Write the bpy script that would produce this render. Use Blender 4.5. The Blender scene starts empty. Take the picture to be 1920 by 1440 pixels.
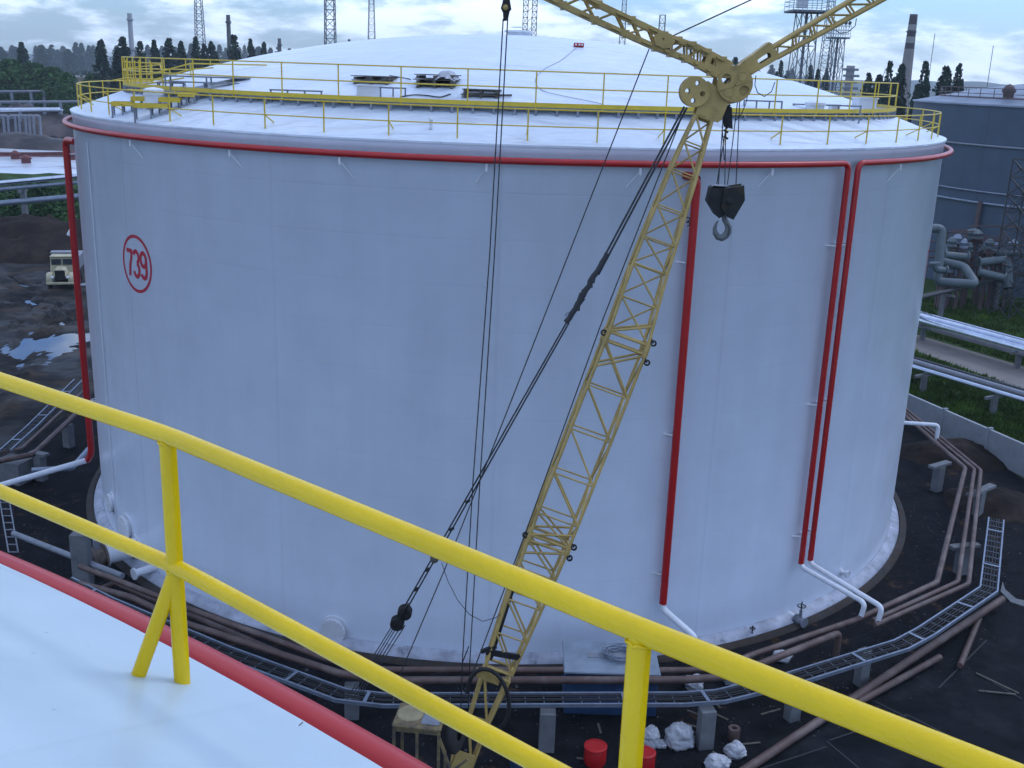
import bpy, math, random
from mathutils import Vector, Matrix
from mathutils.geometry import tessellate_polygon
PI = math.pi
rnd = random.Random(7)
C = bpy.context.scene.collection
scene = bpy.context.scene

# ------------------------------------------------------------------ camera
EYE = Vector((0, 0, 20.09))
FPX, PITCH, ROLL = 2003.5, 0.2857, 0.0342
cp, sp = math.cos(PITCH), math.sin(PITCH)
FW = Vector((0, cp, -sp)); U0 = Vector((0, sp, cp)); X0 = Vector((1, 0, 0))
RT = math.cos(ROLL) * X0 + math.sin(ROLL) * U0
UP = -math.sin(ROLL) * X0 + math.cos(ROLL) * U0
cd = bpy.data.cameras.new('camera'); cam = bpy.data.objects.new('camera', cd); C.objects.link(cam)
cd.sensor_width = 36; cd.lens = FPX / 1920 * 36; cd.clip_start = 0.05; cd.clip_end = 30000
M = Matrix((RT, UP, -FW)).transposed().to_4x4(); M.translation = EYE
cam.matrix_world = M
scene.camera = cam

# ------------------------------------------------------------------ light
SUN_EL, SUN_AZ = math.radians(50), math.radians(62)      # azimuth clockwise from +Y
EXPO = 0.38
wd = bpy.data.worlds.new('World'); scene.world = wd; wd.use_nodes = True
wn = wd.node_tree.nodes; wl = wd.node_tree.links
for n in list(wn): wn.remove(n)
def N(nt, t, **kw):
    n = nt.nodes.new(t)
    for k, v in kw.items():
        if k.startswith('i_'): n.inputs[k[2:].replace('_', ' ')].default_value = v
        else: setattr(n, k, v)
    return n
wt = wd.node_tree
sky = N(wt, 'ShaderNodeTexSky', sky_type='NISHITA', sun_disc=False, sun_elevation=SUN_EL, sun_rotation=SUN_AZ)
sky.air_density = 1.3; sky.dust_density = 0.6; sky.ozone_density = 3.0
geo = N(wt, 'ShaderNodeTexCoord')
sep = N(wt, 'ShaderNodeSeparateXYZ'); wl.new(geo.outputs['Generated'], sep.inputs[0])
zc = N(wt, 'ShaderNodeMath', operation='MAXIMUM'); wl.new(sep.outputs[2], zc.inputs[0]); zc.inputs[1].default_value = 0.0
za = N(wt, 'ShaderNodeMath', operation='ADD'); wl.new(zc.outputs[0], za.inputs[0]); za.inputs[1].default_value = 0.26
dv = N(wt, 'ShaderNodeVectorMath', operation='DIVIDE')
cz = N(wt, 'ShaderNodeCombineXYZ')
for i in range(3): wl.new(za.outputs[0], cz.inputs[i])
wl.new(geo.outputs['Generated'], dv.inputs[0]); wl.new(cz.outputs[0], dv.inputs[1])
nz = N(wt, 'ShaderNodeTexNoise', i_Scale=3.0, i_Detail=10.0, i_Roughness=0.60, i_Distortion=0.15)
wl.new(dv.outputs[0], nz.inputs['Vector'])
mr = N(wt, 'ShaderNodeMapRange'); mr.interpolation_type = 'SMOOTHSTEP'
mr.inputs['From Min'].default_value = 0.41; mr.inputs['From Max'].default_value = 0.60
mr.inputs['To Min'].default_value = 0.05; mr.inputs['To Max'].default_value = 1.0
wl.new(nz.outputs[0], mr.inputs['Value'])
ccol = N(wt, 'ShaderNodeRGB'); ccol.outputs[0].default_value = (7.3, 8.5, 10.3, 1)
hzr = N(wt, 'ShaderNodeMapRange'); hzr.interpolation_type = 'SMOOTHSTEP'; wl.new(zc.outputs[0], hzr.inputs['Value'])
hzr.inputs['From Min'].default_value = 0.0; hzr.inputs['From Max'].default_value = 0.14; hzr.inputs['To Min'].default_value = 1.1; hzr.inputs['To Max'].default_value = 1.0
ccs = N(wt, 'ShaderNodeVectorMath', operation='SCALE'); wl.new(ccol.outputs[0], ccs.inputs[0]); wl.new(hzr.outputs[0], ccs.inputs['Scale'])
mx = N(wt, 'ShaderNodeMix', data_type='RGBA'); tint = N(wt, 'ShaderNodeVectorMath', operation='MULTIPLY'); wl.new(sky.outputs[0], tint.inputs[0]); tint.inputs[1].default_value = (0.46, 0.70, 1.22)
wl.new(mr.outputs[0], mx.inputs[0]); wl.new(tint.outputs[0], mx.inputs[6]); wl.new(ccs.outputs[0], mx.inputs[7])
bg = N(wt, 'ShaderNodeBackground'); bg.inputs[1].default_value = 0.13; wl.new(mx.outputs[2], bg.inputs[0])
wo = N(wt, 'ShaderNodeOutputWorld'); wl.new(bg.outputs[0], wo.inputs[0])
sl = bpy.data.lights.new('sun', 'SUN'); sl.energy = 0.55; sl.angle = math.radians(18); sl.color = (1, 0.98, 0.95)
so = bpy.data.objects.new('sun', sl); C.objects.link(so)
sd = Vector((math.sin(SUN_AZ) * math.cos(SUN_EL), math.cos(SUN_AZ) * math.cos(SUN_EL), math.sin(SUN_EL)))
so.rotation_euler = sd.to_track_quat('Z', 'Y').to_euler()
scene.view_settings.view_transform = 'Standard'; scene.view_settings.look = 'None'
scene.view_settings.exposure = EXPO; scene.view_settings.gamma = 1

# ------------------------------------------------------------------ survey helpers (photo pixel + a known plane -> place)
def ray(x, y): return (x - 960) / FPX * RT - (y - 720) / FPX * UP + FW
def gz(x, y, z=0.0):
    d = ray(x, y); return EYE + d * ((z - EYE.z) / d.z)
def at(x, y, Y):
    d = ray(x, y); return EYE + d * (Y / d.y)
def horizon(x):
    return 720 + FPX * ((x - 960) / FPX * RT.z + FW.z) / UP.z

# ------------------------------------------------------------------ materials
def mat(name, col, rough=0.6, metal=0.0, var=0.12, vscale=3.0, bump=0.0, bscale=20.0, col2=None, c2lo=0.45, c2hi=0.62, spec=0.5, stretch=None, coat=0.0):
    m = bpy.data.materials.new(name); m.use_nodes = True; nt = m.node_tree; b = nt.nodes['Principled BSDF']
    tc = N(nt, 'ShaderNodeTexCoord'); src = tc.outputs['Object']
    if stretch:
        mp = N(nt, 'ShaderNodeMapping'); mp.inputs['Scale'].default_value = stretch; nt.links.new(src, mp.inputs[0]); src = mp.outputs[0]
    n1 = N(nt, 'ShaderNodeTexNoise', i_Scale=vscale, i_Detail=7.0, i_Roughness=0.6); nt.links.new(src, n1.inputs['Vector'])
    r = N(nt, 'ShaderNodeMapRange'); nt.links.new(n1.outputs[0], r.inputs['Value'])
    r.inputs['From Min'].default_value = 0.3; r.inputs['From Max'].default_value = 0.7
    r.inputs['To Min'].default_value = 1 - var; r.inputs['To Max'].default_value = 1 + var
    base = N(nt, 'ShaderNodeRGB'); base.outputs[0].default_value = (*col, 1); bo = base.outputs[0]
    if col2:
        n2 = N(nt, 'ShaderNodeTexNoise', i_Scale=vscale * 0.7, i_Detail=8.0, i_Roughness=0.65); nt.links.new(src, n2.inputs['Vector'])
        r2 = N(nt, 'ShaderNodeMapRange'); r2.interpolation_type = 'SMOOTHSTEP'; nt.links.new(n2.outputs[0], r2.inputs['Value'])
        r2.inputs['From Min'].default_value = c2lo; r2.inputs['From Max'].default_value = c2hi
        x = N(nt, 'ShaderNodeMix', data_type='RGBA'); nt.links.new(r2.outputs[0], x.inputs[0]); nt.links.new(bo, x.inputs[6]); x.inputs[7].default_value = (*col2, 1); bo = x.outputs[2]
    mul = N(nt, 'ShaderNodeVectorMath', operation='SCALE'); nt.links.new(bo, mul.inputs[0]); nt.links.new(r.outputs[0], mul.inputs['Scale'])
    nt.links.new(mul.outputs[0], b.inputs['Base Color'])
    b.inputs['Roughness'].default_value = rough; b.inputs['Metallic'].default_value = metal; b.inputs['Specular IOR Level'].default_value = spec
    b.inputs['Coat Weight'].default_value = coat
    if bump:
        n3 = N(nt, 'ShaderNodeTexNoise', i_Scale=bscale, i_Detail=5.0); nt.links.new(src, n3.inputs['Vector'])
        bp = N(nt, 'ShaderNodeBump', i_Strength=bump, i_Distance=0.05); nt.links.new(n3.outputs[0], bp.inputs['Height']); nt.links.new(bp.outputs[0], b.inputs['Normal'])
    return m
def math_node(nt, op, a, b=None, c=None):
    n = N(nt, 'ShaderNodeMath', operation=op)
    for i, v in enumerate((a, b, c)):
        if v is None: continue
        if isinstance(v, (int, float)): n.inputs[i].default_value = v
        else: nt.links.new(v, n.inputs[i])
    return n.outputs[0]
def shell_material(name, col, rough, course=1.49, plates=16, dirt=0.17, seam=0.045):
    """rolled plate cylinder: weld courses, staggered vertical welds, faint streaks; object space, axis on z"""
    m = bpy.data.materials.new(name); m.use_nodes = True; nt = m.node_tree; b = nt.nodes['Principled BSDF']; L = nt.links
    tc = N(nt, 'ShaderNodeTexCoord'); s = N(nt, 'ShaderNodeSeparateXYZ'); L.new(tc.outputs['Object'], s.inputs[0])
    ang = math_node(nt, 'ARCTAN2', s.outputs[0], s.outputs[1])
    cz = math_node(nt, 'DIVIDE', s.outputs[2], course)
    ci = math_node(nt, 'FLOOR', cz); cf = math_node(nt, 'FRACT', cz)
    dz = math_node(nt, 'MULTIPLY', math_node(nt, 'ABSOLUTE', math_node(nt, 'SUBTRACT', cf, 0.5)), 2.0)   # 1 at the seam
    hz = N(nt, 'ShaderNodeMapRange'); hz.interpolation_type = 'SMOOTHSTEP'; L.new(dz, hz.inputs['Value']); hz.inputs['From Min'].default_value = 0.955; hz.inputs['From Max'].default_value = 1.0
    av = math_node(nt, 'MULTIPLY', ang, plates / (2 * PI))
    av = math_node(nt, 'ADD', av, math_node(nt, 'MULTIPLY', math_node(nt, 'MODULO', ci, 3.0), 0.0))
    af = math_node(nt, 'FRACT', math_node(nt, 'ADD', av, 40.0))
    da = math_node(nt, 'MULTIPLY', math_node(nt, 'ABSOLUTE', math_node(nt, 'SUBTRACT', af, 0.5)), 2.0)
    va = N(nt, 'ShaderNodeMapRange'); va.interpolation_type = 'SMOOTHSTEP'; L.new(da, va.inputs['Value']); va.inputs['From Min'].default_value = 0.975; va.inputs['From Max'].default_value = 1.0
    lines = math_node(nt, 'MAXIMUM', math_node(nt, 'MULTIPLY', hz.outputs[0], 0.35), va.outputs[0])
    # vertical streaks
    cyl = N(nt, 'ShaderNodeCombineXYZ'); L.new(math_node(nt, 'MULTIPLY', ang, 20.0), cyl.inputs[0]); L.new(math_node(nt, 'MULTIPLY', s.outputs[2], 0.06), cyl.inputs[1])
    n1 = N(nt, 'ShaderNodeTexNoise', i_Scale=0.9, i_Detail=6.0, i_Roughness=0.65); L.new(cyl.outputs[0], n1.inputs['Vector'])
    n2 = N(nt, 'ShaderNodeTexNoise', i_Scale=0.5, i_Detail=8.0, i_Roughness=0.6); L.new(tc.outputs['Object'], n2.inputs['Vector'])
    k = math_node(nt, 'ADD', math_node(nt, 'MULTIPLY', math_node(nt, 'SUBTRACT', n1.outputs[0], 0.5), dirt), math_node(nt, 'MULTIPLY', math_node(nt, 'SUBTRACT', n2.outputs[0], 0.5), dirt * 1.2))
    k = math_node(nt, 'ADD', k, 1.0); k = math_node(nt, 'SUBTRACT', k, math_node(nt, 'MULTIPLY', lines, seam))
    base = N(nt, 'ShaderNodeRGB'); base.outputs[0].default_value = (*col, 1)
    mul = N(nt, 'ShaderNodeVectorMath', operation='SCALE'); L.new(base.outputs[0], mul.inputs[0]); L.new(k, mul.inputs['Scale']); L.new(mul.outputs[0], b.inputs['Base Color'])
    b.inputs['Roughness'].default_value = rough
    pl = N(nt, 'ShaderNodeTexNoise', i_Scale=0.35, i_Detail=2.0); L.new(tc.outputs['Object'], pl.inputs['Vector'])
    h = math_node(nt, 'ADD', math_node(nt, 'MULTIPLY', lines, -0.006), math_node(nt, 'MULTIPLY', pl.outputs[0], 0.05))
    bp = N(nt, 'ShaderNodeBump', i_Strength=1.0, i_Distance=1.0); L.new(h, bp.inputs['Height']); L.new(bp.outputs[0], b.inputs['Normal'])
    return m
def roof_material(name, col, rough, ridge=0.03, mort=0.88):
    """thin welded roof sheet: soft radial buckles, faint joints and scuffs"""
    m = bpy.data.materials.new(name); m.use_nodes = True; nt = m.node_tree; b = nt.nodes['Principled BSDF']; L = nt.links
    tc = N(nt, 'ShaderNodeTexCoord')
    mp = N(nt, 'ShaderNodeMapping'); mp.inputs['Rotation'].default_value = (0, 0, 0.35); mp.inputs['Scale'].default_value = (0.22, 0.75, 0.5); L.new(tc.outputs['Object'], mp.inputs[0])
    n1 = N(nt, 'ShaderNodeTexNoise', i_Scale=0.9, i_Detail=3.0, i_Roughness=0.5, i_Distortion=0.6); L.new(mp.outputs[0], n1.inputs['Vector'])
    bk = N(nt, 'ShaderNodeTexBrick'); bk.inputs['Scale'].default_value = 0.33; bk.inputs['Mortar Size'].default_value = 0.006; bk.inputs['Brick Width'].default_value = 2.0; bk.inputs['Row Height'].default_value = 0.5; bk.inputs['Mortar Smooth'].default_value = 0.5
    bk.inputs['Color1'].default_value = (1, 1, 1, 1); bk.inputs['Color2'].default_value = (0.97, 0.97, 0.97, 1); bk.inputs['Mortar'].default_value = (mort, mort, mort, 1)
    mb2 = N(nt, 'ShaderNodeMapping'); mb2.inputs['Rotation'].default_value = (0, 0, 0.5); L.new(tc.outputs['Object'], mb2.inputs[0]); L.new(mb2.outputs[0], bk.inputs['Vector'])
    n2 = N(nt, 'ShaderNodeTexNoise', i_Scale=1.3, i_Detail=9.0, i_Roughness=0.7); L.new(tc.outputs['Object'], n2.inputs['Vector'])
    r = N(nt, 'ShaderNodeMapRange'); L.new(n2.outputs[0], r.inputs['Value']); r.inputs['From Min'].default_value = 0.3; r.inputs['From Max'].default_value = 0.7; r.inputs['To Min'].default_value = 0.93; r.inputs['To Max'].default_value = 1.04
    n4 = N(nt, 'ShaderNodeTexNoise', i_Scale=14.0, i_Detail=3.0); L.new(tc.outputs['Object'], n4.inputs['Vector'])
    sp_ = N(nt, 'ShaderNodeMapRange'); L.new(n4.outputs[0], sp_.inputs['Value']); sp_.inputs['From Min'].default_value = 0.73; sp_.inputs['From Max'].default_value = 0.78; sp_.inputs['To Min'].default_value = 1.0; sp_.inputs['To Max'].default_value = 0.7
    base = N(nt, 'ShaderNodeRGB'); base.outputs[0].default_value = (*col, 1)
    v1 = N(nt, 'ShaderNodeVectorMath', operation='MULTIPLY'); L.new(base.outputs[0], v1.inputs[0]); L.new(bk.outputs[0], v1.inputs[1])
    v2 = N(nt, 'ShaderNodeVectorMath', operation='SCALE'); L.new(v1.outputs[0], v2.inputs[0]); L.new(math_node(nt, 'MULTIPLY', r.outputs[0], sp_.outputs[0]), v2.inputs['Scale'])
    L.new(v2.outputs[0], b.inputs['Base Color']); b.inputs['Roughness'].default_value = rough
    bp = N(nt, 'ShaderNodeBump', i_Strength=1.0, i_Distance=1.0)
    L.new(math_node(nt, 'ADD', math_node(nt, 'MULTIPLY', n1.outputs[0], ridge * 13), math_node(nt, 'MULTIPLY', n2.outputs[0], ridge * 0.3)), bp.inputs['Height']); L.new(bp.outputs[0], b.inputs['Normal'])
    return m

mshell = shell_material('white_shell_paint', (0.70, 0.78, 0.90), 0.27)
mroof = roof_material('white_roof_paint', (0.66, 0.74, 0.84), 0.33)
mred = mat('red_paint', (0.40, 0.012, 0.013), 0.32, var=0.1, vscale=1.2)
myel = mat('yellow_paint', (0.76, 0.52, 0.004), 0.27, var=0.08, vscale=3.0, bump=0.1, bscale=40, spec=.4)
myelf = mat('railing_yellow', (0.60, 0.44, 0.03), 0.45, var=0.1)
mcr = mat('crane_yellow', (0.41, 0.29, 0.09), 0.5, var=0.22, vscale=1.6, col2=(0.20, 0.15, 0.05), c2lo=0.56, c2hi=0.75)
mcrd = mat('crane_steel_greasy', (0.02, 0.02, 0.021), 0.6, var=0.4, vscale=4, spec=.25)
mrope = mat('wire_rope', (0.022, 0.024, 0.03), 0.7, var=0.2)
mwhite = mat('white_pipe_paint', (0.68, 0.71, 0.76), 0.4, var=0.08)
mgal = mat('galvanised_steel', (0.22, 0.26, 0.33), 0.42, metal=0.5, var=0.2, vscale=3)
mgrey = mat('grey_steel', (0.20, 0.22, 0.26), 0.55, var=0.2)
mbrown = mat('primer_brown_pipe', (0.085, 0.050, 0.043), 0.6, var=0.3, vscale=1.2, col2=(0.13, 0.095, 0.085))
mconc = mat('concrete', (0.14, 0.15, 0.16), 0.85, var=0.2, vscale=2.5, bump=0.3, bscale=8)
mblue = mat('blue_cabinet_paint', (0.02, 0.055, 0.13), 0.45, var=0.2)
mlblue = mat('pale_blue_paint', (0.20, 0.25, 0.31), 0.5, var=0.2, vscale=1.5)
mdark = mat('dark_recess', (0.018, 0.02, 0.024), 0.7)
mwood = mat('weathered_board', (0.10, 0.09, 0.075), 0.85, var=0.35, vscale=5)
msack = mat('white_sack', (0.40, 0.42, 0.46), 0.7, var=0.2, vscale=3, bump=1.0, bscale=7)
mtruck = mat('cream_truck_paint', (0.42, 0.39, 0.26), 0.5, var=0.15, vscale=2)
mtyre = mat('tyre_rubber', (0.02, 0.02, 0.022), 0.85)
mglass = mat('dark_glass', (0.03, 0.04, 0.05), 0.1, var=0.02)
mmast = mat('galvanised_mast', (0.10, 0.12, 0.15), 0.6, var=0.2)
mbark = mat('bark', (0.06, 0.05, 0.04), 0.9)
def leafmat(name, c):
    m = mat(name, c, 0.75, var=0.45, vscale=0.45, col2=tuple(v * 1.7 for v in c), c2lo=0.5, c2hi=0.62, spec=0.2); return m
mleaf_d = leafmat('poplar_leaves', (0.018, 0.038, 0.026))
mleaf_g = leafmat('shrub_leaves', (0.035, 0.085, 0.025))

# ------------------------------------------------------------------ mesh builder
class MB:
    def __init__(s): s.v = []; s.f = []; s.sm = []
    def add(s, vs, fs, smooth=False):
        o = len(s.v); s.v += [tuple(v) for v in vs]; s.f += [tuple(i + o for i in f) for f in fs]; s.sm += [smooth] * len(fs); return s
    def box(s, c, size, rot=None, taper=1.0, bevel=0.0):
        hx, hy, hz = size[0] / 2, size[1] / 2, size[2] / 2; c = Vector(c); R = rot or Matrix.Identity(3)
        if bevel <= 0:
            p = []
            for z in (-1, 1):
                t = taper if z > 0 else 1
                for x, y in ((-1, -1), (1, -1), (1, 1), (-1, 1)): p.append(c + R @ Vector((x * hx * t, y * hy * t, z * hz)))
            return s.add(p, [(0, 3, 2, 1), (4, 5, 6, 7), (0, 1, 5, 4), (1, 2, 6, 5), (2, 3, 7, 6), (3, 0, 4, 7)])
        b = min(bevel, hx * .9, hy * .9, hz * .9); p = []
        lv = [(-hz, hx - b, hy - b), (-hz + b, hx, hy), (hz - b, hx * taper, hy * taper), (hz, (hx - b) * taper, (hy - b) * taper)]
        for z, a, d in lv:
            for x, y in ((-1, -1), (1, -1), (1, 1), (-1, 1)):
                # octagonal ring
                if x * y > 0: q = [(x * (a - b), y * d), (x * a, y * (d - b))] if False else [(x * a, y * (d - b)), (x * (a - b), y * d)]
                else: q = [(x * (a - b), y * d), (x * a, y * (d - b))]
                if (x, y) == (-1, -1): q = [(-a, -d + b), (-a + b, -d)]
                if (x, y) == (1, -1): q = [(a - b, -d), (a, -d + b)]
                if (x, y) == (1, 1): q = [(a, d - b), (a - b, d)]
                if (x, y) == (-1, 1): q = [(-a + b, d), (-a, d - b)]
                for u, w in q: p.append(c + R @ Vector((u, w, z)))
        fs = [tuple(range(7, -1, -1)), tuple(range(24, 32))]
        for k in range(3):
            for i in range(8): j = (i + 1) % 8; fs.append((k * 8 + i, k * 8 + j, k * 8 + 8 + j, k * 8 + 8 + i))
        return s.add(p, fs)
    def bar(s, a, b, w, d=None, up=None):
        """square bar from a to b"""
        a = Vector(a); b = Vector(b); d = d or w; t = (b - a); L = t.length
        if L < 1e-6: return s
        t /= L; u = Vector(up) if up else (Vector((0, 0, 1)) if abs(t.z) < 0.95 else Vector((1, 0, 0)))
        x = t.cross(u).normalized(); y = x.cross(t)
        p = [q + x * (sx * w / 2) + y * (sy * d / 2) for q in (a, b) for sx, sy in ((-1, -1), (1, -1), (1, 1), (-1, 1))]
        return s.add(p, [(0, 1, 2, 3), (7, 6, 5, 4), (0, 4, 5, 1), (1, 5, 6, 2), (2, 6, 7, 3), (3, 7, 4, 0)])
    def tube(s, pts, r, n=10, caps=True, r2=None, closed=False):
        pts = [Vector(p) for p in pts]; m = len(pts); rings = []; prev = None
        for i, p in enumerate(pts):
            if closed: t = (pts[(i + 1) % m] - pts[i - 1]).normalized()
            elif i == 0: t = (pts[1] - p).normalized()
            elif i == m - 1: t = (p - pts[i - 1]).normalized()
            else: t = ((pts[i + 1] - p).normalized() + (p - pts[i - 1]).normalized()).normalized()
            if prev is None:
                u = Vector((0, 0, 1)) if abs(t.z) < 0.9 else Vector((1, 0, 0)); x = t.cross(u).normalized()
            else: x = (prev - t * prev.dot(t)).normalized()
            prev = x; y = t.cross(x)
            sc = 1.0
            if 0 < i < m - 1 or closed:
                a = (p - pts[i - 1]).normalized().dot(t); sc = 1 / max(a, 0.5)
            rr = r[i] if isinstance(r, (list, tuple)) else (r if r2 is None else r + (r2 - r) * i / (m - 1))
            rings.append([p + (x * math.cos(2 * PI * k / n) + y * math.sin(2 * PI * k / n)) * rr for k in range(n)])
        vs = [v for rg in rings for v in rg]; fs = []
        for i in range(m if closed else m - 1):
            a, b = i * n, ((i + 1) % m) * n
            for k in range(n): l = (k + 1) % n; fs.append((a + k, a + l, b + l, b + k))
        s.add(vs, fs, True)
        if caps and not closed: s.add(rings[0], [tuple(range(n - 1, -1, -1))]); s.add(rings[-1], [tuple(range(n))])
        return s
    def lathe(s, c, prof, n=48, smooth=True, cap=False, axis=None, a0=0, a1=2 * PI):
        """profile (r, h) turned about an axis through c"""
        c = Vector(c); ax = Vector(axis or (0, 0, 1)).normalized()
        u = Vector((1, 0, 0)) if abs(ax.x) < 0.9 else Vector((0, 1, 0)); x = (u - ax * u.dot(ax)).normalized(); y = ax.cross(x)
        full = abs(a1 - a0 - 2 * PI) < 1e-6; cnt = n if full else n + 1; vs = []
        for r, h in prof:
            for k in range(cnt):
                a = a0 + (a1 - a0) * k / n; vs.append(c + ax * h + (x * math.cos(a) + y * math.sin(a)) * r)
        fs = []
        for i in range(len(prof) - 1):
            for k in range(n):
                l = (k + 1) % cnt; fs.append((i * cnt + k, i * cnt + l, (i + 1) * cnt + l, (i + 1) * cnt + k))
        s.add(vs, fs, smooth)
        if cap:
            for i, rev in ((0, True), (len(prof) - 1, False)):
                r, h = prof[i]; ring = [c + ax * h + (x * math.cos(2 * PI * k / n) + y * math.sin(2 * PI * k / n)) * r for k in range(n)]
                s.add(ring, [tuple(range(n - 1, -1, -1)) if rev else tuple(range(n))])
        return s
    def cylinder(s, a, b, r, n=16): return s.tube([a, b], r, n)
    def plate(s, outer, holes, org, ux, uy, th):
        """flat plate with holes: 2D loops in (ux,uy) at org, thickness th along the normal"""
        org = Vector(org); ux = Vector(ux); uy = Vector(uy); nn = ux.cross(uy).normalized() * (th / 2)
        loops = [outer] + list(holes); flat = [p for l in loops for p in l]
        tris = tessellate_polygon([[Vector((p[0], p[1], 0)) for p in l] for l in loops])
        P = [org + ux * p[0] + uy * p[1] for p in flat]; n = len(P)
        fs = []
        for t in tris: fs.append(tuple(t)); fs.append(tuple(i + n for i in reversed(t)))
        o = 0
        for l in loops:
            m = len(l)
            for i in range(m): j = (i + 1) % m; fs.append((o + i, o + j, o + j + n, o + i + n))
            o += m
        return s.add([p - nn for p in P] + [p + nn for p in P], fs)
    def build(s, name, material, parent=None, origin=None, **props):
        me = bpy.data.meshes.new(name); o = bpy.data.objects.new(name, me); C.objects.link(o)
        org = Vector(origin) if origin is not None else Vector((0, 0, 0))
        pm = parent.matrix_world if parent is not None and False else None
        me.from_pydata([tuple(Vector(v) - org) for v in s.v], [], s.f); me.polygons.foreach_set('use_smooth', s.sm); me.update()
        me.materials.append(material)
        if parent is not None:
            o.parent = parent
            o.location = org - WORLD[parent.name] if parent.name in WORLD else org
            WORLD[o.name] = org
        else: o.location = org; WORLD[o.name] = org
        for k, v in props.items(): o[k] = v
        return o
WORLD = {}
def thing(name, label, cat, loc=(0, 0, 0), group=None):
    o = bpy.data.objects.new(name, None); C.objects.link(o); o.empty_display_size = 0.5
    o.location = loc; WORLD[o.name] = Vector(loc); o['label'] = label; o['category'] = cat
    if group: o['group'] = group
    return o
def tag(o, label, cat, group=None, kind=None):
    o['label'] = label; o['category'] = cat
    if group: o['group'] = group
    if kind: o['kind'] = kind
    return o
def circle2(r, n=32, cx=0, cy=0): return [(cx + r * math.cos(2 * PI * k / n), cy + r * math.sin(2 * PI * k / n)) for k in range(n)]

# ------------------------------------------------------------------ ground and setting
def sheet(name, pts, z, material, kind='structure', sub=0):
    mb = MB(); mb.add([(p[0], p[1], z) for p in pts], [tuple(range(len(pts)))]); o = mb.build(name, material); o['kind'] = kind; return o
def ragged(pts, step=1.5, amp=0.5, seed=1):
    r = random.Random(seed); out = []
    for i, p in enumerate(pts):
        q = pts[(i + 1) % len(pts)]; a = Vector(p[:2]); b = Vector(q[:2]); n = max(1, int((b - a).length / step))
        for k in range(n):
            t = a.lerp(b, k / n); out.append((t.x + r.uniform(-amp, amp), t.y + r.uniform(-amp, amp)))
    return out
def mud_material():
    m = mat('wet_mud', (0.008, 0.008, 0.009), 0.55, var=0.5, vscale=0.5, bump=1.0, bscale=1.6, spec=0.18, col2=(0.034, 0.025, 0.018), c2lo=0.48, c2hi=0.6)
    nt = m.node_tree; b = nt.nodes['Principled BSDF']
    tc = N(nt, 'ShaderNodeTexCoord'); n = N(nt, 'ShaderNodeTexNoise', i_Scale=0.25, i_Detail=6.0); nt.links.new(tc.outputs['Object'], n.inputs['Vector'])
    r = N(nt, 'ShaderNodeMapRange'); nt.links.new(n.outputs[0], r.inputs['Value']); r.inputs['From Min'].default_value = 0.42; r.inputs['From Max'].default_value = 0.6; r.inputs['To Min'].default_value = 0.5; r.inputs['To Max'].default_value = 0.95
    nt.links.new(r.outputs[0], b.inputs['Roughness']); return m
mmud = mud_material()
mgrass = mat('rough_grass', (0.026, 0.054, 0.010), 0.9, var=0.5, vscale=0.35, bump=1.0, bscale=2.5, col2=(0.035, 0.075, 0.018), c2lo=0.45, c2hi=0.62, spec=0.15)
masph = mat('dark_damp_slabs', (0.006, 0.008, 0.011), 0.75, var=0.6, vscale=0.9, bump=0.25, bscale=4, col2=(0.012, 0.014, 0.017), spec=0.08)
mroad = mat('worn_road', (0.17, 0.155, 0.145), 0.8, var=0.2, vscale=0.4)
mfield = mat('far_fields', (0.05, 0.065, 0.04), 0.95, var=0.4, vscale=0.01, col2=(0.09, 0.085, 0.06), spec=0.1)
mgravel = mat('stained_gravel', (0.009, 0.010, 0.013), 0.85, var=0.5, vscale=1.1, bump=1.0, bscale=9, spec=0.08, col2=(0.055, 0.034, 0.022), c2lo=0.585, c2hi=0.66)
# one broad sheet to the horizon
mb = MB(); n = 60
for i in range(n + 1):
    for j in range(n + 1):
        pass
R_ = [0, 60, 120, 200, 320, 500, 900, 1600, 2400, 3400]; vs = [(0, 0, 0)]; fs = []
for k, r in enumerate(R_[1:]):
    for i in range(48): a = 2 * PI * i / 48; vs.append((r * math.cos(a), 53 + r * math.sin(a), 0))
for i in range(48): fs.append((0, 1 + i, 1 + (i + 1) % 48))
for k in range(len(R_) - 2):
    for i in range(48): a, b = 1 + k * 48 + i, 1 + k * 48 + (i + 1) % 48; fs.append((a, a + 48, b + 48, b))
mb.add(vs, fs); g = mb.build('ground', mfield); g['kind'] = 'structure'
TC = Vector((-0.527, 53.29, 0)); TR = 19.70; TH = 17.9
sheet('bund_ground', ragged([(-34, 20), (34, 12), (31, 40), (27.6, 54), (23.4, 66.5), (16, 84), (-20, 80), (-27, 62)], 1.5, 0.4, 3), 0.012, mgravel)
def rut_track(name, px, w, z, m):
    pass
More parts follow.
